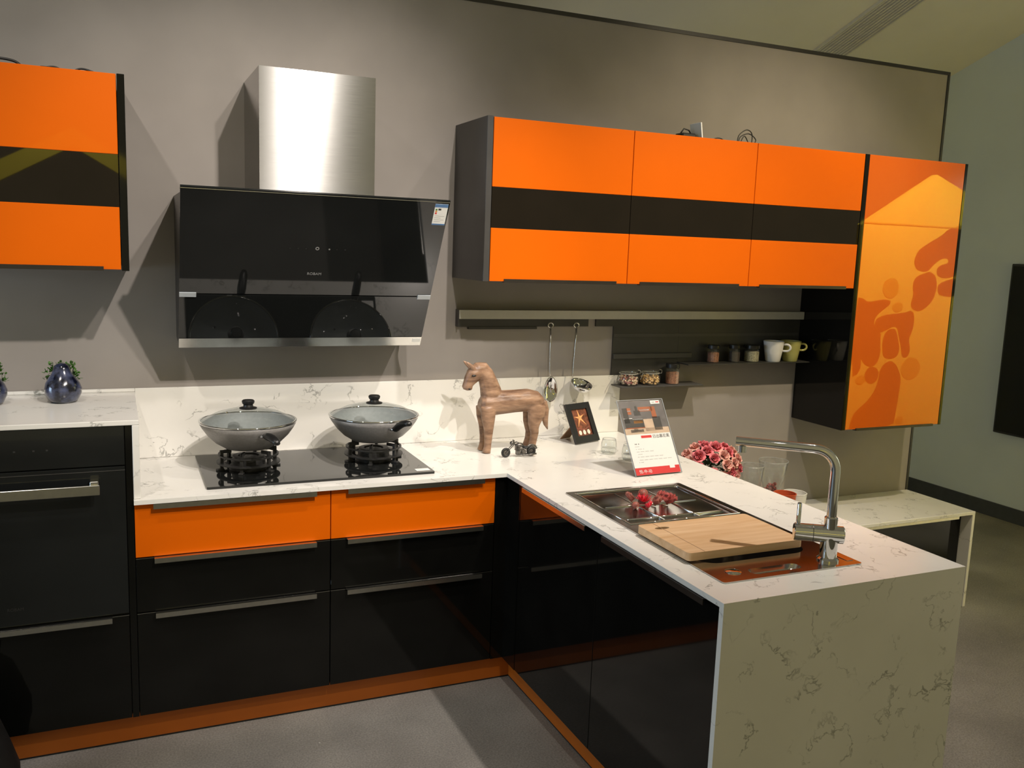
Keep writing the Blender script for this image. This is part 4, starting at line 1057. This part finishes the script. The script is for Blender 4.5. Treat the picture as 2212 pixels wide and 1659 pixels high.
t = thing('dried_flower', 'bright red fluffy dried flower head on the drainer', 'dried flower', (1.527, -1.058, ZT))
bm = B(); rnd = random.Random(3)
for k in range(46):
    a = rnd.uniform(0, 2*PI); e_ = rnd.uniform(.1, 1.2)
    petal(bm, (1.527+.006*math.cos(a), -1.058+.006*math.sin(a), ZT+.006), (math.cos(a)*math.cos(e_), math.sin(a)*math.cos(e_), math.sin(e_)), rnd.uniform(.018, .030), .0035, .001, .002)
obj('petals', bm, 'bright_red', t, smooth='all')
bm = B(); lathe(bm, [(0, 0), (.007, .001), (.009, .006), (.004, .010), (0, .010)], (1.527, -1.058, ZT), 12); obj('calyx', bm, 'dried_pod', t, smooth=True)
def pod(x, y, r, label):
    t = thing('seed_pod', label, 'seed pod', (x, y, ZT), 'round seed pods on the drainer')
    bm = B()
    for q in sphere(bm, (0, 0, 0), r, 1, 1, .92, 18, 12):
        a = math.atan2(q.co.y, q.co.x); f_ = 1-.06*abs(math.sin(a*3)); q.co.x *= f_; q.co.y *= f_
    bmesh.ops.translate(bm, vec=(x, y, ZT+r*.92), verts=bm.verts[:])
    obj('pod', bm, 'dried_pod', t, smooth='all')
    bm = B()
    for k in range(6): petal(bm, (x-.001, y-r*.85, ZT+r*.7), (math.cos(k*PI/3)*.6, -.6, math.sin(k*PI/3)*.6), r*.5, r*.14, 0, 0)
    obj('crown', bm, 'shell', t)
pod(1.556, -1.008, .0185, 'large round reddish seed pod behind the fluffy red flower')
pod(1.468, -1.105, .0130, 'small round seed pod at the near end of the heap')

# ------------------------------------------------------------------ blue pots on the raised counter
def blue_pot(x, y, label):
    t = thing('blue_pot', label, 'pot', (x, y, HL), 'blue glazed pots on the raised counter')
    bm = B(); lathe(bm, [(0, .0005), (.036, .0005), (.046, .008), (.0555, .030), (.0565, .048), (.051, .066), (.040, .084), (.030, .098), (.0255, .112), (.022, .122), (.013, .129), (0, .131)], (x, y, HL), 36)
    for q in bm.verts:
        dx, dy = q.co.x-x, q.co.y-y; a = math.atan2(dy, dx)
        f_ = 1+.035*math.sin(3*a+40*(q.co.z-HL)); q.co.x = x+dx*f_; q.co.y = y+dy*f_
    obj('vessel', bm, 'blue_glaze', t, smooth='all')
    rnd = random.Random(int((x+5)*100)); bm = B()
    for k in range(150):
        a = rnd.uniform(-.35, PI+.35); hgt = rnd.uniform(.070, .128)
        r = (.052 if hgt < .10 else .040)*rnd.uniform(.75, 1.05)
        p = (x+r*math.cos(a), y+.010+r*.55*abs(math.sin(a))+.012, HL+hgt)
        petal(bm, p, (rnd.uniform(-1, 1), rnd.uniform(-1, .4), rnd.uniform(-.2, 1)), rnd.uniform(.007, .012), .0042, .001, .002)
    obj('foliage', bm, 'leaf', t)
    bm = B()
    for s_ in (-1, 1): tube(bm, [(x+s_*.012, y+.030, HL+.060), (x+s_*.030, y+.034, HL+.090), (x+s_*.034, y+.030, HL+.115)], .0018, 5)
    obj('stems', bm, 'leaf_dark', t)
blue_pot(-0.203, -0.185, 'blue glazed pear-shaped pot with green sprigs, whole in view')
blue_pot(-0.421, -0.190, 'blue glazed pot with green sprigs cut off by the picture edge')

# ------------------------------------------------------------------ roses behind the peninsula
rb = thing('rose_bouquet', 'bouquet of pink roses on the low bench behind the peninsula', 'flowers', (2.40, -0.25, ZL+.0004))
bm = B(); lathe(bm, [(0, 0), (.06, 0), (.075, .10), (.085, .15), (.080, .151), (.07, .10), (0, .095)], (2.40, -.25, ZL+.0004), 28)
obj('pot', bm, 'clay_pot', rb, smooth=True)
def rose_mesh():
    bm = B()
    for ring, (n, r0, el, ln, wd) in enumerate([(3, .002, 1.35, .020, .011), (4, .004, 1.15, .023, .014), (5, .006, .85, .026, .017), (6, .008, .45, .027, .018)]):
        for k in range(n):
            a = 2*PI*k/n + ring*.6
            petal(bm, (r0*math.cos(a), r0*math.sin(a), 0), (math.cos(a)*math.cos(el), math.sin(a)*math.cos(el), math.sin(el)), ln, wd, -.006 if ring < 2 else -.004, .004 if ring < 3 else -.004)
    me = bpy.data.meshes.new('rose'); bm.to_mesh(me); bm.free()
    me.polygons.foreach_set('use_smooth', [True]*len(me.polygons))
    return me
rm1 = rose_mesh(); rm1.materials.append(MAT['rose']); rm2 = rm1.copy(); rm2.materials[0] = MAT['rose_pale']
rnd = random.Random(11); placed = []
tries = 0
while len(placed) < 40 and tries < 4000:
    tries += 1
    a = rnd.uniform(0, 2*PI); e_ = rnd.uniform(-.45, 1.35)
    d_ = Vector((math.cos(a)*math.cos(e_), math.sin(a)*math.cos(e_), math.sin(e_)))
    if d_.y > .45: continue
    p = Vector((2.392+d_.x*.135, -.25+d_.y*.105, .690+d_.z*.095))
    if any((p-q).length < .043 for q in placed): continue
    placed.append(p)
    o = bpy.data.objects.new('rose', rm1 if rnd.random() < .68 else rm2); C.objects.link(o); o.parent = rb
    o.location = p-wloc(rb); o.scale = [rnd.uniform(.72, 1.02)]*3
    o.rotation_euler = (d_*1.0+Vector((0, -.35, .25))).to_track_quat('Z', 'Y').to_euler()
bm = B()
for k in range(260):
    a = rnd.uniform(0, 2*PI); e_ = rnd.uniform(-.7, 1.2)
    d_ = Vector((math.cos(a)*math.cos(e_), math.sin(a)*math.cos(e_), math.sin(e_))); r = rnd.uniform(.5, .93)
    petal(bm, (2.392+d_.x*.14*r, -.25+d_.y*.105*r, .675+d_.z*.09*r), (d_.x+rnd.uniform(-.6, .6), d_.y+rnd.uniform(-.6, .6), d_.z+rnd.uniform(-.6, .6)), rnd.uniform(.018, .03), .008, .002, .003)
obj('foliage', bm, 'leaf_dark', rb)
bm = B()
for k in range(14):
    a = rnd.uniform(0, 2*PI); tube(bm, [(2.40+.03*math.cos(a), -.25+.03*math.sin(a), ZL+.09), (2.405+.09*math.cos(a), -.25+.06*math.sin(a), .66)], .0025, 6)
obj('stems', bm, 'leaf', rb)
# ------------------------------------------------------------------ glasses and cups on the bench
def tall_glass(x, y, h, rt, label, fill=False):
    t = thing('glass_vase', label, 'glass', (x, y, ZL+.0004), 'tall flared glasses on the bench')
    bm = B(); lathe(bm, [(0, .0), (.042, .0), (.042, .004), (.020, .010), (.024, .05), (.030, h*.42), (rt*.80, h*.72), (rt, h), (rt-.002, h), (rt*.80-.002, h*.72), (.028, h*.42), (.022, .05), (.012, .02), (0, .018)], (x, y, ZL+.0004), 36)
    obj('glass', bm, 'clear_glass', t, smooth='all')
    bm = B(); tube(bm, [(x+(rt-.001)*math.cos(2*PI*k/40), y+(rt-.001)*math.sin(2*PI*k/40), ZL+.0004+h) for k in range(40)], .0014, 6, closed=True)
    obj('rim', bm, 'rim_glass', t, smooth='all')
    if fill:
        rn = random.Random(5); bm = B()
        for k in range(46):
            a = rn.uniform(0, 2*PI); z = rn.uniform(.10, .185); r = .028*math.sqrt(rn.random())*(1 if z > .12 else .7)
            sphere(bm, (x-.006+r*math.cos(a), y+r*math.sin(a), ZL+z), rn.uniform(.006, .010), 1, 1, rn.uniform(.5, 1), 7, 5)
        o = obj('potpourri', bm, 'dried_red', t, smooth='all'); o['kind'] = 'stuff'
tall_glass(2.752, -.25, .292, .068, 'tall flared glass holding dark red potpourri', True)
tall_glass(2.610, -.275, .285, .055, 'empty tall flared glass next to the roses')
t = thing('white_cup', 'plain white cup on the low bench', 'cup', (2.875, -.27, ZL+.0004))
bm = B(); lathe(bm, [(0, 0), (.036, 0), (.040, .005), (.050, .06), (.056, .133), (.053, .133), (.047, .06), (.036, .010), (0, .009)], (2.875, -.27, ZL+.0004), 36); obj('cup', bm, 'white_ceramic', t, smooth=True)
bm = B(); lathe(bm, [(.0525, .1325), (.0565, .1325), (.0570, .1345), (.0545, .1360), (.0525, .1345), (.0525, .1325)], (2.875, -.27, ZL+.0004), 36); obj('lip', bm, 'white_ceramic', t, smooth=True)
t = thing('red_bowl', 'small terracotta red bowl in front of the white cup', 'bowl', (2.735, -.362, ZL+.0004))
bm = B(); lathe(bm, [(0, 0), (.032, 0), (.034, .010), (.046, .10), (.051, .165), (.048, .165), (.043, .10), (.031, .014), (0, .013)], (2.735, -.362, ZL+.0004), 36); obj('bowl', bm, 'red_ceramic', t, smooth=True)
bm = B(); lathe(bm, [(.0475, .1645), (.0515, .1645), (.0520, .1665), (.0495, .1680), (.0475, .1665), (.0475, .1645)], (2.735, -.362, ZL+.0004), 36); obj('lip', bm, 'red_ceramic', t, smooth=True)

# ------------------------------------------------------------------ things lying on top of the cabinets
ztl = 2.1105
def cable(label, pts, r=.003, plug=None):
    t = thing('cable', label, 'cable', pts[0])
    bm = B()
    P = [Vector(p) for p in pts]; sm_ = []
    for i in range(len(P)-1):
        a = P[max(i-1, 0)]; b_ = P[i]; c_ = P[i+1]; d_ = P[min(i+2, len(P)-1)]
        for k in range(6):
            s = k/6
            sm_.append(.5*((2*b_)+(c_-a)*s+(2*a-5*b_+4*c_-d_)*s*s+(3*b_-a-3*c_+d_)*s**3))
    sm_.append(P[-1]); tube(bm, sm_, r, 8)
    obj('cord', bm, 'cable_black', t, smooth='all')
    if plug:
        bm = B(); box(bm, plug[0]-.012, plug[0]+.012, plug[1]-.008, plug[1]+.008, plug[2], plug[2]+.014, .002); obj('plug', bm, 'cable_black', t)
    return t
cable('thick black cable arching over the left wall cabinet at the picture edge', [(-.42, -.25, ztl+.004), (-.36, -.25, ztl+.024), (-.30, -.25, ztl+.022), (-.27, -.25, ztl+.004), (-.24, -.24, ztl+.003)], .004)
cable('black cable with a small plug on the left wall cabinet', [(-.235, -.25, ztl+.003), (-.19, -.25, ztl+.016), (-.15, -.25, ztl+.003), (-.115, -.25, ztl+.018), (-.085, -.25, ztl+.014), (-.06, -.25, ztl+.003)], .003, (-.215, -.25, ztl+.0005))
ztr = 2.0968
cable('coiled black cable standing up on the middle wall cabinet', [(2.455, -.2, ztr+.003), (2.46, -.2, ztr+.045), (2.50, -.2, ztr+.072), (2.53, -.2, ztr+.055), (2.525, -.2, ztr+.004), (2.49, -.2, ztr+.045), (2.465, -.2, ztr+.004), (2.475, -.19, ztr+.040), (2.52, -.19, ztr+.058), (2.56, -.19, ztr+.035), (2.54, -.19, ztr+.004)], .0022)
cable('short black cable with plug on the middle wall cabinet', [(2.315, -.2, ztr+.003), (2.335, -.2, ztr+.022), (2.37, -.2, ztr+.024), (2.40, -.2, ztr+.003)], .0022, (2.315, -.2, ztr+.0005))
t = thing('adapter_box', 'dark power adapter lying on the middle wall cabinet', 'adapter', (2.19, -.2, ztr))
bm = B(); box(bm, 2.150, 2.220, -.23, -.17, ztr+.0005, ztr+.030, .005); obj('case', bm, 'cable_black', t)
bm = B(); tube(bm, [(2.16, -.2, ztr+.03), (2.175, -.2, ztr+.05), (2.20, -.2, ztr+.045), (2.215, -.2, ztr+.025)], .003, 8); obj('lead', bm, 'cable_black', t, smooth='all')
t = thing('white_card', 'white card standing on edge on the middle wall cabinet', 'card', (2.235, -.2, ztr))
bm = B(); box(bm, -.003, .003, -.05, .03, 0, .075, .001)
bmesh.ops.rotate(bm, cent=(0, 0, 0), matrix=Matrix.Rotation(math.radians(-9), 3, 'Y'), verts=bm.verts[:]); bmesh.ops.translate(bm, vec=(2.238, -.2, ztr+.001), verts=bm.verts[:])
obj('card', bm, 'paper', t)
bm = B(); box(bm, 2.241, 2.252, -.215, -.19, ztr+.0006, ztr+.045, .002); obj('clip', bm, 'cable_black', t)
# ------------------------------------------------------------------ black bag at the picture's lower left corner
BX, BY = -.452, -.752
t = thing('black_bag', 'black soft bag on the floor at the lower left corner', 'bag', (BX, BY, 0))
bm = B()
lathe(bm, [(0, .0005), (.095, .0005), (.118, .02), (.130, .07), (.128, .12), (.113, .18), (.085, .25), (.045, .29), (0, .305)], (BX, BY, 0), 32)
for q in bm.verts:
    a = math.atan2(q.co.y-BY, q.co.x-BX); f_ = 1+.03*math.sin(5*a+20*q.co.z)+.02*math.sin(9*a-30*q.co.z)
    q.co.x = BX+(q.co.x-BX)*f_; q.co.y = BY+(q.co.y-BY)*f_
obj('sack', bm, 'bag_black', t, smooth='all')
bm = B(); tube(bm, [(BX-.04, BY, .27), (BX-.05, BY, .33), (BX, BY, .36), (BX+.05, BY, .33), (BX+.04, BY, .27)], .006, 8); obj('strap', bm, 'bag_black', t, smooth='all')
